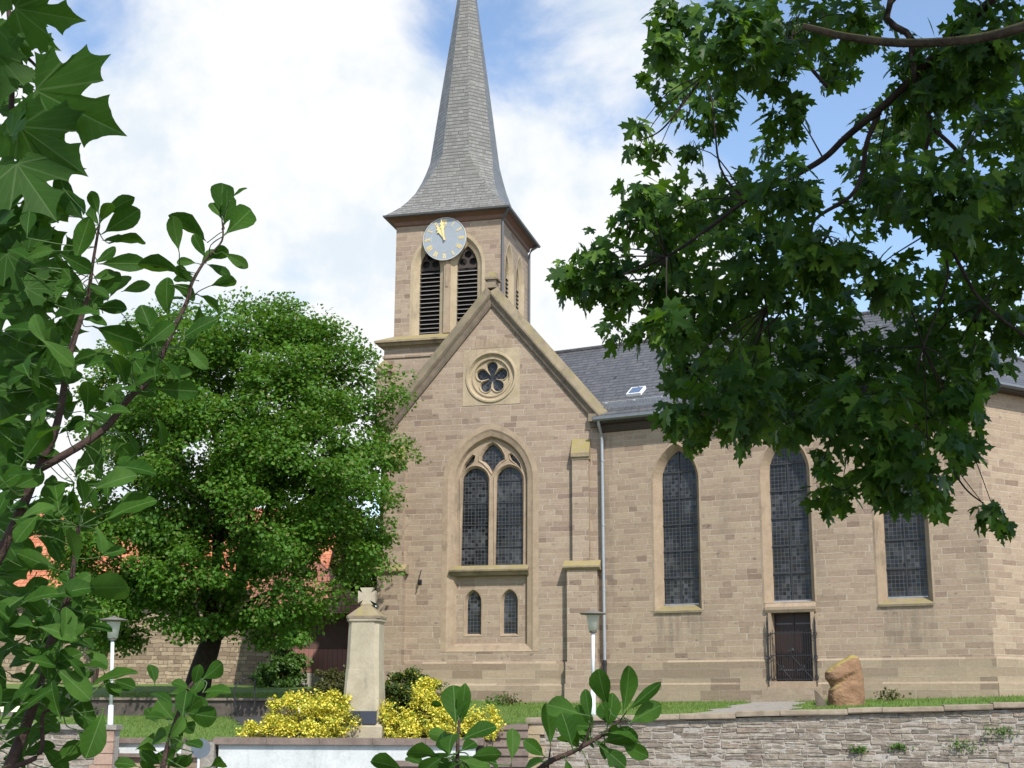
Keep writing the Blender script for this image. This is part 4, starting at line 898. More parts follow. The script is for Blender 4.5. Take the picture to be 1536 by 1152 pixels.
b.quad(fh(-34.3, -5, 10.2), fh(-7.4, -5, 10.2), fh(-7.4, -10.5, 6.3), fh(-34.3, -10.5, 6.3)); b.build('roof', MM['tile'], ho)
b = MB(); b.box(fh, -34.3, -7.4, .45, .62, 6.02, 6.2); b.build('gutter', plain('brown_gutter', (.05, .03, .028), .5), ho)
b = MB(); b.box(fh, -18.7, -17.9, -.15, -.05, 4.9, 4.96); b.box(fh, -18.7, -17.9, -.15, -.05, 5.84, 5.9); b.box(fh, -18.33, -18.27, -.15, -.05, 4.96, 5.84); hw = b.build('window', MM['white'], ho)
b = MB(); b.box(fh, -18.7, -17.9, -.2, -.16, 4.9, 5.9); b.build('pane', plain('house_pane', (.03, .035, .04), .1), hw)
sh = root('barn', (-7.6, 53.5, 2.6), 'barn with red board doors and a weathered hipped tile roof behind the tree', 'barn')
fb_ = lambda u, o, z: Vector((u, 53.4-o, z))
b = MB(); b.box(fb_, -9.0, -5.2, -2.5, 0, 1.8, 5.25); b.build('wall', plain('dark_barn_boards', (.10, .055, .042), .8, var=.35), sh)
b = MB(); b.box(fb_, -8.2, -5.6, .002, .06, 3.0, 3.85); b.build('door', MM['boards'], sh)
b = MB(); b.box(fb_, -8.3, -5.3, .002, .10, 1.8, 2.98); b.build('base_wall', MM['mortar'], sh)
b = MB(); b.add([fb_(-9.8, .7, 5.15), fb_(-5.3, .7, 5.15), fb_(-5.3, -3, 5.2), fb_(-9.8, -3, 5.2), fb_(-9.8, -1.6, 8.6), fb_(-8.9, -1.6, 8.6)], [(0, 1, 5, 4), (1, 2, 5), (2, 3, 4, 5), (0, 4, 3), (3, 2, 1, 0)]); b.build('roof', MM['tile_red'], sh)

# ------------------------------------------------------------------ vegetation helpers
def unit(n):
    v = rng.normal(size=(n, 3)); return v/np.linalg.norm(v, axis=1, keepdims=True)
def clumps_tree(parent, name, blobs, nclump, nleaf, csize, lsize, material, up=.8, out=.5, dens=1.0, flat=.6, hollow=.55):
    P = []; D = []; N_ = []; tot = sum(b_[3]**2 for b_ in blobs); cen = []
    for (bx, by, bz, br) in blobs:
        k = max(3, int(nclump*br*br/tot)); u = unit(k); rr = hollow+(1.06-hollow)*rng.random(k)**.7
        cs = np.array([bx, by, bz])+u*(rr*br)[:, None]; cen += [(c, uu) for c, uu in zip(cs, u)]
    for c, uu in cen:
        s_ = csize*rng.uniform(.6, 1.35); k = int(nleaf*rng.uniform(.6, 1.3)); v = unit(k)*(rng.random(k)**.45)[:, None]
        v[:, 2] *= flat; p = c+v*s_
        o_ = v*.5+uu*.5
        nn = np.array([0, 0, up])+o_*out+rng.normal(size=(k, 3))*.35
        dd = o_+rng.normal(size=(k, 3))*.7; dd[:, 2] -= .35
        P.append(p); D.append(dd); N_.append(nn)
    P = np.concatenate(P); D = np.concatenate(D); N_ = np.concatenate(N_)
    S = lsize*rng.uniform(.7, 1.3, len(P))
    o = leaf_mesh(name, TV_DIA2, TF_DIA2, [(v[0], v[1]) for v in TV_DIA2], P, D, N_, S, material, parent, smooth=False)
    return o, [c for c, u in cen]
def curve(pts, n=6):
    pts = [Vector(p) for p in pts]; out = []
    for i in range(len(pts)-1):
        a, b_, c, d = pts[max(i-1, 0)], pts[i], pts[i+1], pts[min(i+2, len(pts)-1)]
        for k in range(n):
            t_ = k/n; out.append(.5*((2*b_)+(c-a)*t_+(2*a-5*b_+4*c-d)*t_*t_+(3*b_-a-3*c+d)*t_**3))
    return out+[pts[-1]]
def limb(mb, pts, r0, r1, n=8, sub=5):
    c = curve(pts, sub); mb.tube(c, [r0+(r1-r0)*i/(len(c)-1) for i in range(len(c))], n)

# big tree ---------------------------------------------------------------
bt = root('tree', (-9.55, 43, 1.95), 'large round green tree with a dark trunk left of the church', 'tree')
bl = [(350, 640, 42, 190), (470, 630, 41.6, 130), (240, 690, 42, 150), (470, 790, 41, 115), (350, 820, 40.6, 150), (200, 870, 41, 105), (385, 530, 42, 85), (300, 560, 42.5, 90), (545, 660, 41.4, 62), (545, 770, 41.2, 50), (235, 925, 40.8, 55), (450, 880, 40.6, 80), (500, 560, 41.8, 55), (370, 905, 41.5, 50), (180, 945, 41.2, 45), (270, 530, 42.5, 70), (200, 570, 42.5, 75), (460, 530, 41.8, 58), (510, 545, 41.8, 42), (568, 682, 41.0, 28), (150, 760, 42, 75), (150, 880, 41.6, 70), (210, 800, 41, 90), (560, 590, 41.5, 40), (420, 500, 42, 60), (280, 880, 40.4, 90), (350, 620, 40, 120), (300, 720, 39.6, 120), (440, 700, 39.6, 110), (400, 770, 39.2, 90), (230, 620, 41, 90), (510, 740, 40.3, 60)]
blobs = []
for x, y, Y, r_ in bl:
    p = at(x, y, Y); blobs.append((p.x, p.y, p.z, r_*Y/2150))
cr1, cen = clumps_tree(bt, 'crown', blobs, 580, 280, .74, .118, MM['treeleaf'], flat=.55, hollow=.6)
b = MB(); base = Vector((-9.42, 43, 1.7)); fork = at(318, 958, 42.8)
limb(b, [base, Vector((-9.36, 43, 2.5)), fork], .46, .30, 12)
tg = [at(x, y, Y) for x, y, Y in ((385, 500, 42), (250, 600, 42.3), (480, 620, 41.6), (540, 680, 41.6), (200, 720, 42), (470, 780, 41.2), (330, 560, 42.5), (180, 850, 41.3), (440, 880, 41), (390, 800, 40.8))]
for k, q in enumerate(tg):
    m1 = fork.lerp(q, .45)+Vector((random.uniform(-.4, .4), random.uniform(-.4, .4), .5)); limb(b, [fork-Vector((0, 0, .25)), m1, q], .17 if k < 4 else .12, .02, 7)
for c in cen[::4]:
    c = Vector(c); j = min(tg, key=lambda q: (q-c).length); s_ = fork.lerp(j, random.uniform(.45, .9)); limb(b, [s_, s_.lerp(c, .5)+Vector((0, 0, .15)), c], .035, .008, 4, 3)
b.build('trunk', MM['bark'], bt, smooth=True)

def bush(name, label, cat, blobs, material, nclump, nleaf, cs, ls, shoots=0, group=None, **kw):
    bx = sum(b_[0] for b_ in blobs)/len(blobs); by = sum(b_[1] for b_ in blobs)/len(blobs); bz = H(bx, by)
    r_ = root(name, (bx, by, bz), label, cat, group)
    o, cen_ = clumps_tree(r_, 'foliage', blobs, nclump, nleaf, cs, ls, material, **kw)
    b = MB()
    for c in cen_[::3]:
        c = Vector(c); limb(b, [(bx+(c.x-bx)*.25, by+(c.y-by)*.25, bz-.05), Vector((bx, by, bz)).lerp(c, .6), c], .018, .004, 4, 3)
    b.build('stems', MM['stem'], r_); return r_
def blobpx(L): return [(lambda p: (p.x, p.y, p.z, r_*Y/2150))(at(x, y, Y)) for x, y, Y, r_ in L]
YB = dict(up=.7, out=.7, flat=.9, hollow=.25)
bush('yellow_bush', 'low spreading golden yellow shrub left of the memorial pillar', 'shrub', blobpx([(395, 1093, 33.5, 22), (440, 1075, 33.7, 30), (480, 1080, 33.5, 32), (505, 1085, 33.5, 26), (430, 1095, 33.3, 20), (372, 1102, 33.4, 12), (410, 1080, 33.8, 16), (436, 1052, 33.8, 9), (500, 1058, 33.7, 13), (518, 1051, 33.7, 8), (500, 1046, 33.7, 6), (436, 1043, 33.8, 6), (458, 1050, 33.8, 8), (480, 1048, 33.9, 7), (415, 1062, 33.8, 9), (470, 1100, 33.2, 18)]), MM['yellowleaf'], 190, 75, .15, .055, group='golden shrubs by the memorial', **YB)
bush('yellow_bush', 'wide golden yellow shrub right of the memorial pillar', 'shrub', blobpx([(600, 1085, 33.8, 27), (640, 1070, 34.0, 36), (640, 1040, 34.3, 18), (645, 1027, 34.3, 10), (680, 1085, 33.8, 26), (715, 1085, 34, 22), (740, 1092, 34, 15), (735, 1068, 34.1, 9), (580, 1065, 34, 11), (620, 1098, 33.5, 18), (660, 1100, 33.5, 16)]), MM['yellowleaf'], 210, 75, .15, .055, group='golden shrubs by the memorial', **YB)
bush('green_bush', 'dark green rounded bush with small yellow flowers right of the memorial pillar', 'shrub', blobpx([(608, 1036, 36.2, 32), (584, 1040, 36.2, 30), (634, 1040, 36.2, 26), (600, 1060, 36, 30), (650, 1050, 36.2, 16)]), MM['greenbush'], 110, 130, .2, .06, up=.6, out=.8, hollow=.5)
bush('bronze_bush', 'bronze tinged dark bush left of the memorial pillar', 'shrub', blobpx([(500, 1030, 36.8, 28), (483, 1042, 36.8, 20), (515, 1016, 37, 18), (500, 1055, 36.6, 24), (520, 1040, 36.8, 20)]), MM['brownbush'], 90, 130, .2, .06, up=.6, out=.8, hollow=.5)
bush('ivy_bush', 'bright green climbing shrub against the stone house behind the handrail', 'shrub', blobpx([(425, 1010, 52.4, 25), (400, 1015, 52.4, 16), (440, 995, 52.6, 14), (415, 970, 52.8, 18)]), MM['ivy'], 60, 90, .28, .11, up=.5, out=.8, hollow=.4)
bush('wall_ivy', 'pale green ivy patch on the stone house wall behind the left lamp', 'ivy', blobpx([(150, 945, 55.6, 16), (152, 925, 55.6, 13), (145, 965, 55.6, 11)]), MM['ivy'], 40, 90, .25, .12, up=.3, out=.8, hollow=.3)
r_ = root('tree', (-6.2, 60, 2.6), 'brownish olive tree in the gap between the barn and the church tower', 'tree')
o, cen = clumps_tree(r_, 'crown', blobpx([(535, 900, 60, 55), (525, 850, 60, 60), (540, 800, 61, 45), (545, 950, 59.5, 40), (500, 880, 61, 45)]), 110, 150, .7, .2, MM['olive'], hollow=.5)
b = MB(); limb(b, [(-6.2, 60, 2.0), (-6.3, 60, 5.0), (-6.5, 60.4, 8.5)], .2, .04)
for c in cen[::4]: limb(b, [(-6.3, 60, 4.5), Vector((-6.3, 60, 5)).lerp(Vector(c), .6), c], .05, .01, 4, 3)
b.build('trunk', MM['bark'], r_)
for x, y, lab in ((1500, 1096, 'green weed tuft high on the retaining wall near its right end'), (1448, 1118, 'green weeds growing from the wall joints below the high right tuft'), (1288, 1124, 'small weed in the retaining wall below the reddish boulder'), (1348, 1120, 'sparse weed in the retaining wall right of the boulder')):
    uu = None
    for Yt in np.linspace(33, 36.5, 141):
        p = at(x, y, Yt)
        if abs(p.y-(wall_y(p.x)-.10)) < .02: uu = p
    if uu is None: uu = at(x, y, 34.3)
    r_ = root('wall_weed', tuple(uu), lab, 'weed', 'weeds on the retaining wall'); k = 120; v = rng.normal(size=(k, 3))*np.array([.20, .03, .07])*(1.2 if x > 1440 else .55)
    leaf_mesh('leaves', TV_DIA2, TF_DIA2, [(q[0], q[1]) for q in TV_DIA2], np.array(uu)+v, rng.normal(size=(k, 3))+np.array([0, -.3, -.4]), rng.normal(size=(k, 3))*.4+np.array([0, -.6, .6]), .055*rng.uniform(.6, 1.3, k), MM['ivy'], r_)
for x, y, Y, lab, mt in ((765, 1046, 42.6, 'dry brown weed clump at the foot of the gable wall', 'brownbush'), (745, 1046, 42.7, 'small green weeds at the foot of the gable wall', 'ivy'), (1336, 1043, 37.9, 'dry leaf tuft on the lawn at the foot of the nave wall', 'brownbush')):
    p = at(x, y, Y); p.z = H(p.x, p.y)+.12; r_ = root('weed_clump', (p.x, p.y, p.z-.12), lab, 'weed'); k = 130; v = rng.normal(size=(k, 3))*np.array([.17, .08, .09])
    leaf_mesh('leaves', TV_DIA2, TF_DIA2, [(q[0], q[1]) for q in TV_DIA2], np.array(p)+v, rng.normal(size=(k, 3))+np.array([0, 0, .8]), rng.normal(size=(k, 3)), .08*rng.uniform(.6, 1.3, k), MM[mt], r_)
# grass blades on the nearer lawns
k = 60000; gx = rng.uniform(-12, 14, k); gy = rng.uniform(33, 46, k); keep = []
for i in range(k):
    x, y = gx[i], gy[i]
    ok = y > front(x)+.05 and y < church_y(x)-.1 and not on_path(x, y) and not (x < -.78 and y < 34.9 and x > -6.5) and not (x < -6 and 40.8 < y < 41.4) and not (abs(x-(-7.3+(41.5-y)*.33)) < .9+.03*(41-y) and y < 40.9)
    if ok: keep.append((x, y, H(x, y)-.005))
gp = np.array(keep); k = len(gp)
gl = leaf_mesh('grass', [(-.12, 0, 0), (.12, 0, 0), (0, 1, .2)], [(0, 1, 2)], [(0, 0), (0, 0), (0, 1)], gp, rng.normal(size=(k, 3))*.3+np.array([0, 0, 1]), rng.normal(size=(k, 3))*np.array([1, 1, .1]), .075*rng.uniform(.5, 1.4, k), leafmat('grass_blade', (.09, .165, .025), (.15, .24, .045), .3, (.3, .4, .05), .7), None)
tag(gl, kind='stuff', label='short green lawn grass in the churchyard', cat='grass')

# ------------------------------------------------------------------ near maple on the right
mt_ = root('maple_tree', (5.2, 5.6, 0), 'near maple tree overhanging the right side with dark hanging leaves', 'tree')
BL = [(1010, 28, 42), (1000, 115, 46), (1060, 150, 58), (1100, 60, 80), (1180, 175, 40), (1045, 222, 16), (955, 225, 18), (985, 232, 20), (992, 60, 26), (960, 190, 14),
      (895, 395, 56), (862, 420, 40), (930, 440, 44), (925, 495, 28), (1000, 330, 66), (960, 290, 34), (945, 330, 30), (1080, 310, 76), (1160, 90, 55), (1190, 40, 70), (1290, 25, 60), (1250, 95, 40), (1130, 400, 85), (1010, 425, 60), (1060, 480, 70), (1140, 520, 85), (1030, 560, 40), (1018, 615, 34), (1032, 650, 32), (1100, 590, 76), (1112, 652, 26), (1000, 490, 40), (965, 500, 26),
      (1160, 590, 80), (1250, 560, 95), (1240, 480, 72), (1220, 390, 60), (1175, 290, 55), (1315, 285, 70), (1340, 200, 72), (1400, 120, 80), (1480, 60, 90), (1500, 180, 80), (1420, 290, 80), (1500, 330, 80), (1340, 420, 52), (1450, 450, 85), (1510, 480, 60), (1380, 540, 95), (1300, 620, 76), (1400, 620, 76), (1445, 590, 40), (1360, 700, 62), (1395, 745, 34), (1440, 690, 26), (1236, 690, 22), (1226, 748, 26), (1262, 735, 24), (1484, 768, 22), (1500, 790, 14), (1330, 720, 36), (1190, 630, 36), (1460, 540, 50), (1525, 420, 40), (1530, 270, 40), (1275, 375, 30), (1150, 225, 22), (1440, 660, 30)]
P = []; D = []; N_ = []; S = []; bc = []
for x, y, r_ in BL:
    Y = rng.uniform(7.2, 9.6); c = at(x, y, Y); rad = r_*Y/2150; bc.append((c, rad)); k = int(r_*r_*.0215)+3
    v = unit(k)*(rng.random(k)**.42)[:, None]; v[:, 1] *= 1.3
    p = np.array(c)+v*rad; P.append(p)
    D.append(v*.55+rng.normal(size=(k, 3))*.42+np.array([0, 0, -.75])); N_.append(v*.6+rng.normal(size=(k, 3))*.55+np.array([0, -.25, .55])); S.append(rng.uniform(.062, .138, k))
# rest of the crown, above and to the right of the frame: it shades what hangs below
k = 5200; v = unit(k)*(rng.random(k)**.5)[:, None]; p = np.array([3.3, 2.8, 8.7])+v*np.array([6.2, 6.2, 2.0])
fy = p[:, 1]; ok = (p[:, 2] > 2.1+.60*np.maximum(fy, 0)) | (np.abs(p[:, 0]) > .40*np.maximum(fy, .5)+.5); ok &= ~((p[:, 0] < 2.7) & (fy > 2.2)); p = p[ok]; k = len(p)
P.append(p); D.append(rng.normal(size=(k, 3))*.6+np.array([0, 0, -.4])); N_.append(rng.normal(size=(k, 3))*.4+np.array([0, 0, 1.])); S.append(rng.uniform(.22, .32, k))
P = np.concatenate(P); D = np.concatenate(D); N_ = np.concatenate(N_); S = np.concatenate(S)
SS = np.stack([S*rng.uniform(.8, 1.1, len(S)), S, S*rng.uniform(.4, 1.6, len(S))], 1)
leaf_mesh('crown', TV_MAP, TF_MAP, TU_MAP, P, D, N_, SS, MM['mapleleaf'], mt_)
b = MB()
limb(b, [(5.2, 5.6, -.1), (5.1, 5.6, 2.5), (4.8, 5.8, 5), (4.4, 6.2, 8), (4.0, 5.5, 10)], .26, .12, 12)
for q in ((0, 0, 8), (7.5, 1, 8.5), (2, -2, 8), (5, -1, 8.5), (1, 3, 8.2)): limb(b, [(4.7, 5.8, 5.5), Vector((4.7, 5.8, 7)).lerp(Vector(q), .5), q], .09, .02)
b.build('trunk', MM['bark'], mt_, smooth=True)
b = MB(); J = Vector((4.8, 5.9, 5.2))
def bl_(L, r0, r1, n=8, start=None):
    pts = [at(*q) for q in L]
    if start is not None: pts = [start]+pts
    limb(b, pts, r0, r1, n)
bl_([(1640, -120, 7.0), (1500, -10, 7.2), (1400, 85, 7.5), (1335, 150, 7.7), (1270, 205, 7.9), (1235, 238, 8), (1180, 270, 8.1), (1120, 300, 8.2), (1060, 345, 8.3), (1000, 385, 8.3), (935, 412, 8.3)], .032, .007, start=J)
bl_([(1372, -40, 7.4), (1368, 60, 7.5), (1370, 110, 7.5), (1385, 150, 7.6), (1396, 190, 7.6), (1388, 230, 7.7), (1382, 290, 7.7), (1395, 330, 7.7)], .024, .008, start=J+Vector((-.5, .4, 2)))
bl_([(1396, 190, 7.6), (1440, 232, 7.6), (1470, 290, 7.6), (1500, 330, 7.7)], .014, .006)
bl_([(1382, 285, 7.7), (1410, 340, 7.7), (1442, 402, 7.7), (1475, 455, 7.7), (1545, 510, 7.7)], .012, .009)
bl_([(1320, 165, 7.8), (1300, 215, 7.8), (1293, 260, 7.9), (1275, 295, 7.9), (1222, 330, 8), (1215, 372, 8), (1190, 418, 8), (1150, 462, 8.1)], .017, .006)
bl_([(1222, 330, 8), (1160, 352, 8.1), (1140, 358, 8.1)], .008, .004); bl_([(1215, 372, 8), (1212, 430, 8), (1140, 440, 8.1)], .007, .003); bl_([(1150, 462, 8.1), (1138, 498, 8.1), (1130, 520, 8.1)], .008, .004)
bl_([(1247, 340, 8), (1210, 410, 8), (1170, 470, 8.1), (1140, 500, 8)], .010, .005)
bl_([(1120, 300, 8.2), (1080, 250, 8.2), (1063, 130, 8.3), (1010, 40, 8.4)], .009, .003); bl_([(1180, 60, 8.3), (1100, 85, 8.3), (1060, 110, 8.3), (1010, 175, 8.3), (985, 200, 8.3), (955, 212, 8.3)], .012, .003); bl_([(1240, 130, 8), (1180, 60, 8.3)], .012, .012)
bl_([(1190, 45, 8), (1180, 95, 8), (1165, 130, 8)], .006, .003); bl_([(1330, 720, 8), (1300, 708, 8), (1268, 735, 8), (1240, 725, 8)], .005, .003); bl_([(1425, 700, 8), (1450, 735, 8), (1475, 755, 8)], .006, .004)
bl_([(1385, 290, 7.7), (1420, 390, 7.7), (1415, 440, 7.7), (1385, 520, 7.7), (1375, 560, 7.8)], .010, .004)
hubs = [at(x, y, 8) for x, y in ((1000, 385), (1120, 300), (1235, 238), (1335, 150), (1440, 232), (1475, 455), (1410, 340), (1215, 372), (1150, 462), (1060, 110), (1385, 520), (1180, 60), (1300, 580))]
for c, rad in bc:
    h_ = min(hubs, key=lambda q: (q-c).length); limb(b, [h_, h_.lerp(c, .55)+Vector((0, 0, .08)), c], .006, .002, 5, 3)
    for q in range(6):
        e_ = c+Vector(unit(1)[0])*rad*.8; limb(b, [c, c.lerp(e_, .5)+Vector((random.uniform(-.03, .03), 0, random.uniform(-.02, .05))), e_], .0028, .001, 4, 3)
b.build('branches', MM['bark'], mt_, smooth=True)
b = MB(); bl_([(1640, 10, 6.3), (1536, 40, 6.4), (1480, 55, 6.5), (1415, 63, 6.5), (1345, 64, 6.5), (1290, 58, 6.5), (1255, 52, 6.5), (1228, 45, 6.5), (1204, 39, 6.5)], .030, .017, 10, start=J+Vector((0, -.1, -.3)))
bl_([(1245, 48, 6.5), (1240, 35, 6.5), (1234, 18, 6.5)], .003, .001); b.build('mossy_branch', MM['bark_moss'], mt_, smooth=True)

# ------------------------------------------------------------------ leafy shoots close to the camera
def shoot(name, label, cat, stems, leaves, Y, foot, material, template, wid=1.0, group=None, fill=(), stemmat=None, spread=1.0, jitter=.25):
    r_ = root(name, foot, label, cat, group)
    SB = []
    for L, r0, r1 in stems:
        c = curve([at(x, y, Y+dy) for x, y, dy in L], 5); q = MB(); q.tube(c, [r0+(r1-r0)*i/(len(c)-1) for i in range(len(c))], 8); SB.append((q, c))
    rl = random.Random(len(leaves)*7+3)
    def petiole(a):
        dd, pt, q = min((((p-a).length, p, q) for q, c in SB for p in c), key=lambda z: z[0])
        if .002 < dd < .16:
            q.tube(curve([pt, pt.lerp(a, .5)+Vector((rl.uniform(-.1, .1), 0, rl.uniform(-.15, .1)))*dd, a], 4), .0009, 5, mi=1)
    P = []; D = []; N_ = []; S = []
    rl = random.Random(len(leaves)*7+3)
    LV = [l+(None,)*(5-len(l)) if len(l) < 5 else l for l in leaves]
    for (x0, y0, x1, y1, k) in LV:
        dy = rl.uniform(-jitter, jitter)*.4
        a = at(x0, y0, Y+dy); c = at(x1, y1, Y+dy+rl.uniform(-.03, .03)); d = c-a
        face = (EYE-a).normalized(); petiole(a)
        nn = face*rl.uniform(.5, 1)*(1 if rl.random() > .35 else -1)+Vector((rl.uniform(-.6, .6), 0, rl.uniform(-.2, .9)))*spread
        P.append(a); D.append(d); N_.append(nn); S.append((d.length*wid*(k or rl.uniform(.85, 1.15)), d.length, d.length*rl.uniform(.5, 1.3)))
    for (cx, cy, rx, ry, n_, l0, l1) in fill:
        for q in range(n_):
            x = cx+rl.gauss(0, .5)*rx; y = cy+rl.gauss(0, .5)*ry; dy = rl.uniform(-.1, .35); a = at(x, y, Y+dy)
            if 128 < x < 225 and 880 < y < 1000: continue      # the lamp stays clear of leaves
            L = rl.uniform(l0, l1); th = rl.uniform(0, 6.283); d = Vector((math.cos(th), rl.uniform(-.5, .5), math.sin(th)*.8+.15)); d.normalize()
            P.append(a); D.append(d*L); N_.append(Vector((rl.uniform(-.6, .6), -rl.uniform(.3, 1), rl.uniform(-.1, 1)))); S.append((L*wid*rl.uniform(.85, 1.1), L, L*rl.uniform(.5, 1.3)))
            petiole(a)
    for q, c in SB: q.build('stem', [stemmat or MM['stem'], MM['petiole']], r_, smooth=True)
    leaf_mesh('leaves', template[0], template[1], template[2], [tuple(p) for p in P], [tuple(d) for d in D], [tuple(n) for n in N_], S, material, r_)
    return r_
OB = (TV_OBO, TF_OBO, TU_OBO); MP = (TV_MPN, TF_MPN, TU_MPN)
Ys = 2.3
shoot('young_tree', 'young fruit tree with oblong green leaves and reddish brown stems at the left edge', 'young tree',
      [([(-60, 1900, .0), (-30, 1250, 0), (13, 1152, 0), (42, 1080, 0), (65, 1005, 0), (81, 947, 0), (102, 897, 0), (110, 850, 0), (118, 790, 0)], .012, .003),
       ([(-120, 1300, .05), (-40, 920, .02), (0, 832, 0), (31, 767, 0), (57, 704, 0), (86, 634, 0), (104, 535, 0), (121, 479, 0), (132, 444, 0), (139, 396, 0), (149, 337, 0)], .011, .002),
       ([(57, 704, 0), (104, 678, 0), (156, 644, .02), (194, 597, .02), (226, 569, .03), (253, 510, .03), (281, 451, .04), (288, 424, .04), (309, 389, .04), (333, 361, .05), (333, 330, .05)], .0075, .0012),
       ([(13, 1152, 0), (60, 1130, 0), (65, 1070, 0), (95, 1070, 0)], .005, .002)],
      [(332, 328, 335, 266), (335, 354, 385, 307), (311, 364, 269, 316), (269, 380, 258, 325), (333, 378, 371, 399), (312, 430, 357, 415), (274, 410, 215, 384), (146, 396, 215, 392), (163, 365, 219, 349), (153, 351, 205, 316), (156, 323, 191, 295), (149, 323, 135, 288), (132, 337, 80, 285), (111, 396, 132, 333), (101, 420, 31, 378), (137, 455, 177, 410), (139, 462, 187, 458), (139, 489, 205, 517), (121, 455, 101, 503), (253, 479, 243, 417), (236, 524, 215, 455), (271, 510, 319, 472), (295, 441, 338, 462), (278, 521, 309, 548), (239, 538, 278, 562), (229, 583, 297, 587), (222, 573, 195, 527), (187, 583, 184, 528), (128, 628, 139, 569), (104, 583, 83, 524),
       (156, 782, 224, 738), (127, 766, 125, 717), (120, 774, 62, 756), (112, 725, 60, 735), (109, 707, 156, 670), (166, 649, 195, 691), (31, 699, 70, 639), (109, 886, 200, 873), (117, 850, 110, 790), (150, 835, 186, 820), (88, 855, 31, 834), (131, 1031, 199, 994), (168, 1020, 199, 1028), (157, 1023, 181, 1035), (92, 1038, 131, 1002), (123, 1073, 152, 1088), (115, 1094, 139, 1120), (73, 1151, 123, 1112), (81, 944, 50, 897), (100, 947, 139, 923), (118, 957, 149, 968), (65, 949, 16, 936),
       (288, 424, 262, 398), (300, 400, 322, 372), (309, 389, 292, 352), (281, 451, 250, 440), (253, 510, 228, 480), (149, 337, 166, 300), (149, 340, 128, 300), (139, 396, 175, 375), (132, 444, 95, 410), (121, 479, 160, 478), (104, 535, 70, 500), (104, 545, 140, 530), (333, 330, 318, 300), (333, 345, 352, 290), (309, 389, 345, 372), (345, 300, 366, 278, .8)],
      Ys, (-.85, 2.3, 0), MM['shrubleaf'], OB, wid=.92,
      fill=((60, 430, 60, 90, 26, .05, .075), (100, 350, 60, 60, 12, .05, .075), (110, 560, 70, 60, 20, .045, .07), (130, 640, 90, 50, 18, .04, .065), (110, 760, 90, 70, 20, .045, .075), (200, 560, 70, 60, 14, .04, .065), (40, 620, 50, 60, 14, .05, .075), (150, 440, 60, 60, 10, .04, .065), (285, 440, 50, 50, 8, .035, .055), (60, 920, 60, 60, 30, .05, .075), (60, 1010, 70, 60, 34, .05, .08), (40, 1080, 60, 50, 12, .05, .08), (230, 540, 60, 40, 8, .04, .06), (10, 900, 50, 40, 12, .05, .08), (20, 760, 50, 60, 16, .05, .08), (70, 800, 50, 40, 10, .045, .07), (20, 700, 40, 50, 12, .05, .075), (30, 540, 50, 60, 12, .05, .08), (20, 1090, 60, 50, 24, .05, .08), (110, 950, 50, 50, 12, .045, .07), (60, 960, 50, 60, 16, .05, .075)))
shoot('maple_sapling', 'maple sapling with large pointed lobed leaves in the top left corner', 'young tree',
      [([(-80, 1900, .15), (-60, 1000, .15), (-30, 600, .12), (-5, 400, .1), (12, 240, .1), (18, 130, .1), (15, 40, .1), (5, -60, .1)], .009, .004),
       ([(18, 125, .1), (30, 130, .1), (52, 135, .1)], .0022, .0015), ([(16, 60, .1), (20, 65, .1), (55, 100, .1)], .004, .003)],
      [(52, 135, 172, 195, .95), (22, 12, 118, 30, .9), (20, 44, 84, 72), (10, 30, 20, 110), (30, 190, 125, 258, .9), (25, 245, 78, 320), (3, 335, 75, 372), (45, 538, -30, 590), (45, 538, 62, 622), (0, 190, 30, 240), (30, 310, 90, 385), (-5, 80, 0, 150), (-10, 440, 50, 490), (0, 600, 40, 660), (25, 650, 10, 715), (-10, 780, 30, 840), (-20, 700, 40, 745), (-20, 860, 40, 910), (10, -30, 55, 15), (-5, 250, 20, 310), (40, 400, 85, 450), (10, 380, 40, 440), (60, 500, 105, 540)],
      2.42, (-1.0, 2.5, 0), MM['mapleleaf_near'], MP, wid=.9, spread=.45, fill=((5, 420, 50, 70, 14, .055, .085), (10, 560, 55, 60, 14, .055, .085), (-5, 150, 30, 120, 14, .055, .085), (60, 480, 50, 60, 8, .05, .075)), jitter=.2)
shoot('leafy_shoot', 'leafy shoot with oblong leaves rising in front of the white pole at lower left', 'shoot',
      [([(200, 1700, 0), (230, 1260, 0), (244, 1152, 0), (262, 1086, 0), (283, 1033, 0), (298, 1018, 0)], .006, .002)],
      [(301, 1020, 337, 997), (304, 1039, 338, 1028), (262, 1060, 232, 1031), (262, 1081, 231, 1048, 1.3), (250, 1112, 280, 1080), (238, 1128, 205, 1112), (272, 1114, 300, 1112), (290, 1128, 270, 1152), (314, 1151, 343, 1137), (210, 1151, 175, 1138), (275, 1068, 328, 1078), (285, 1035, 262, 1018), (290, 1030, 300, 1000), (268, 1070, 300, 1055, 1.2), (258, 1098, 225, 1105, 1.2), (262, 1092, 300, 1092), (245, 1148, 285, 1138), (243, 1148, 215, 1128), (285, 1040, 310, 1060)],
      2.2, (-.6, 2.2, 0), MM['shrubleaf'], OB, wid=1.1, group='leafy shoots along the lower edge', fill=((265, 1060, 40, 40, 12, .035, .055), (240, 1130, 40, 25, 8, .035, .055)))
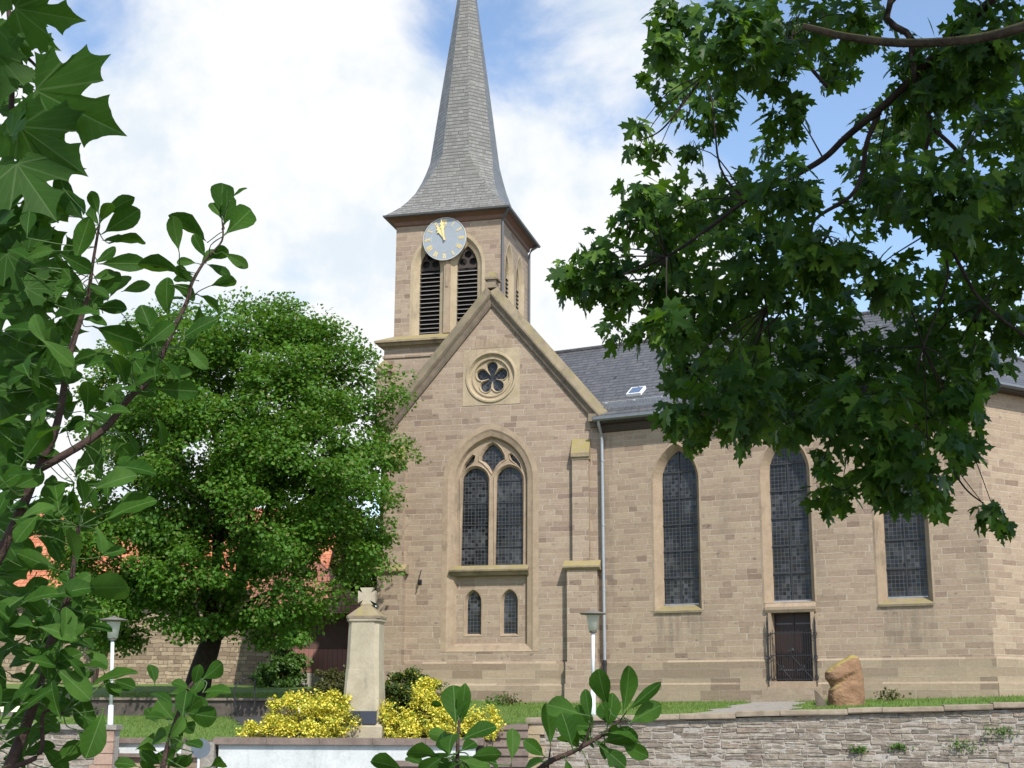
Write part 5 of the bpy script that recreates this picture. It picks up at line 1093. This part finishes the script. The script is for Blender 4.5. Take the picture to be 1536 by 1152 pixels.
shoot('leafy_shoot', 'leafy shoot with one upright paddle leaf in front of the yellow bushes at lower centre', 'shoot',
      [([(690, 1700, 0), (686, 1250, 0), (686, 1152, 0), (687, 1106, 0), (689, 1079, 0)], .005, .0015), ([(760, 1600, 0), (765, 1200, 0), (767, 1145, 0)], .003, .001)],
      [(684, 1091, 680, 1025, 1.15), (689, 1094, 700, 1031, .6), (689, 1112, 740, 1082), (767, 1145, 773, 1091, .8), (680, 1106, 645, 1100), (659, 1136, 615, 1118, 1.2), (605, 1156, 567, 1136, 1.1), (704, 1136, 742, 1127), (728, 1140, 756, 1152), (674, 1136, 672, 1092, 1.1), (665, 1060, 650, 1053, 1.2), (680, 1130, 640, 1140), (690, 1128, 715, 1108), (690, 1140, 665, 1160, 1.1), (695, 1142, 735, 1158), (640, 1150, 610, 1128), (688, 1145, 640, 1165)],
      2.05, (-.1, 2.05, 0), MM['shrubleaf'], OB, wid=1.05, group='leafy shoots along the lower edge', fill=((680, 1138, 40, 16, 10, .035, .05),))
shoot('leafy_shoot', 'leafy shoot with splayed oblong leaves in front of the right park lamp', 'shoot',
      [([(700, 1650, 0), (770, 1220, 0), (812, 1152, 0), (860, 1127, 0), (907, 1100, 0), (931, 1079, 0)], .006, .002), ([(819, 1200, 0), (822, 1152, 0), (826, 1121, 0)], .002, .001), ([(872, 1120, 0), (882, 1100, 0), (886, 1085, 0)], .002, .001)],
      [(913, 1062, 892, 1008, 1.25), (934, 1073, 949, 1004, .75), (940, 1067, 985, 1029, .5), (943, 1085, 987, 1058), (873, 1072, 819, 1052, 1.1), (826, 1121, 824, 1058, .75), (859, 1124, 848, 1070, 1.2), (898, 1115, 957, 1097), (931, 1115, 965, 1133), (907, 1118, 922, 1144), (886, 1085, 876, 1035, .7), (910, 1094, 925, 1047), (821, 1142, 780, 1144, 1.2), (818, 1136, 792, 1112), (878, 1136, 890, 1158), (848, 1138, 855, 1160), (871, 1124, 842, 1090, 1.2), (931, 1090, 960, 1108), (885, 1100, 862, 1060, 1.1), (905, 1105, 938, 1092, 1.3), (920, 1090, 900, 1055, 1.2), (893, 1108, 915, 1135)],
      2.1, (.1, 2.1, 0), MM['shrubleaf'], OB, wid=1.05, group='leafy shoots along the lower edge', fill=((890, 1100, 35, 25, 8, .035, .052),))
for o in list(bpy.data.objects):
    if '_w' in o: del o['_w']
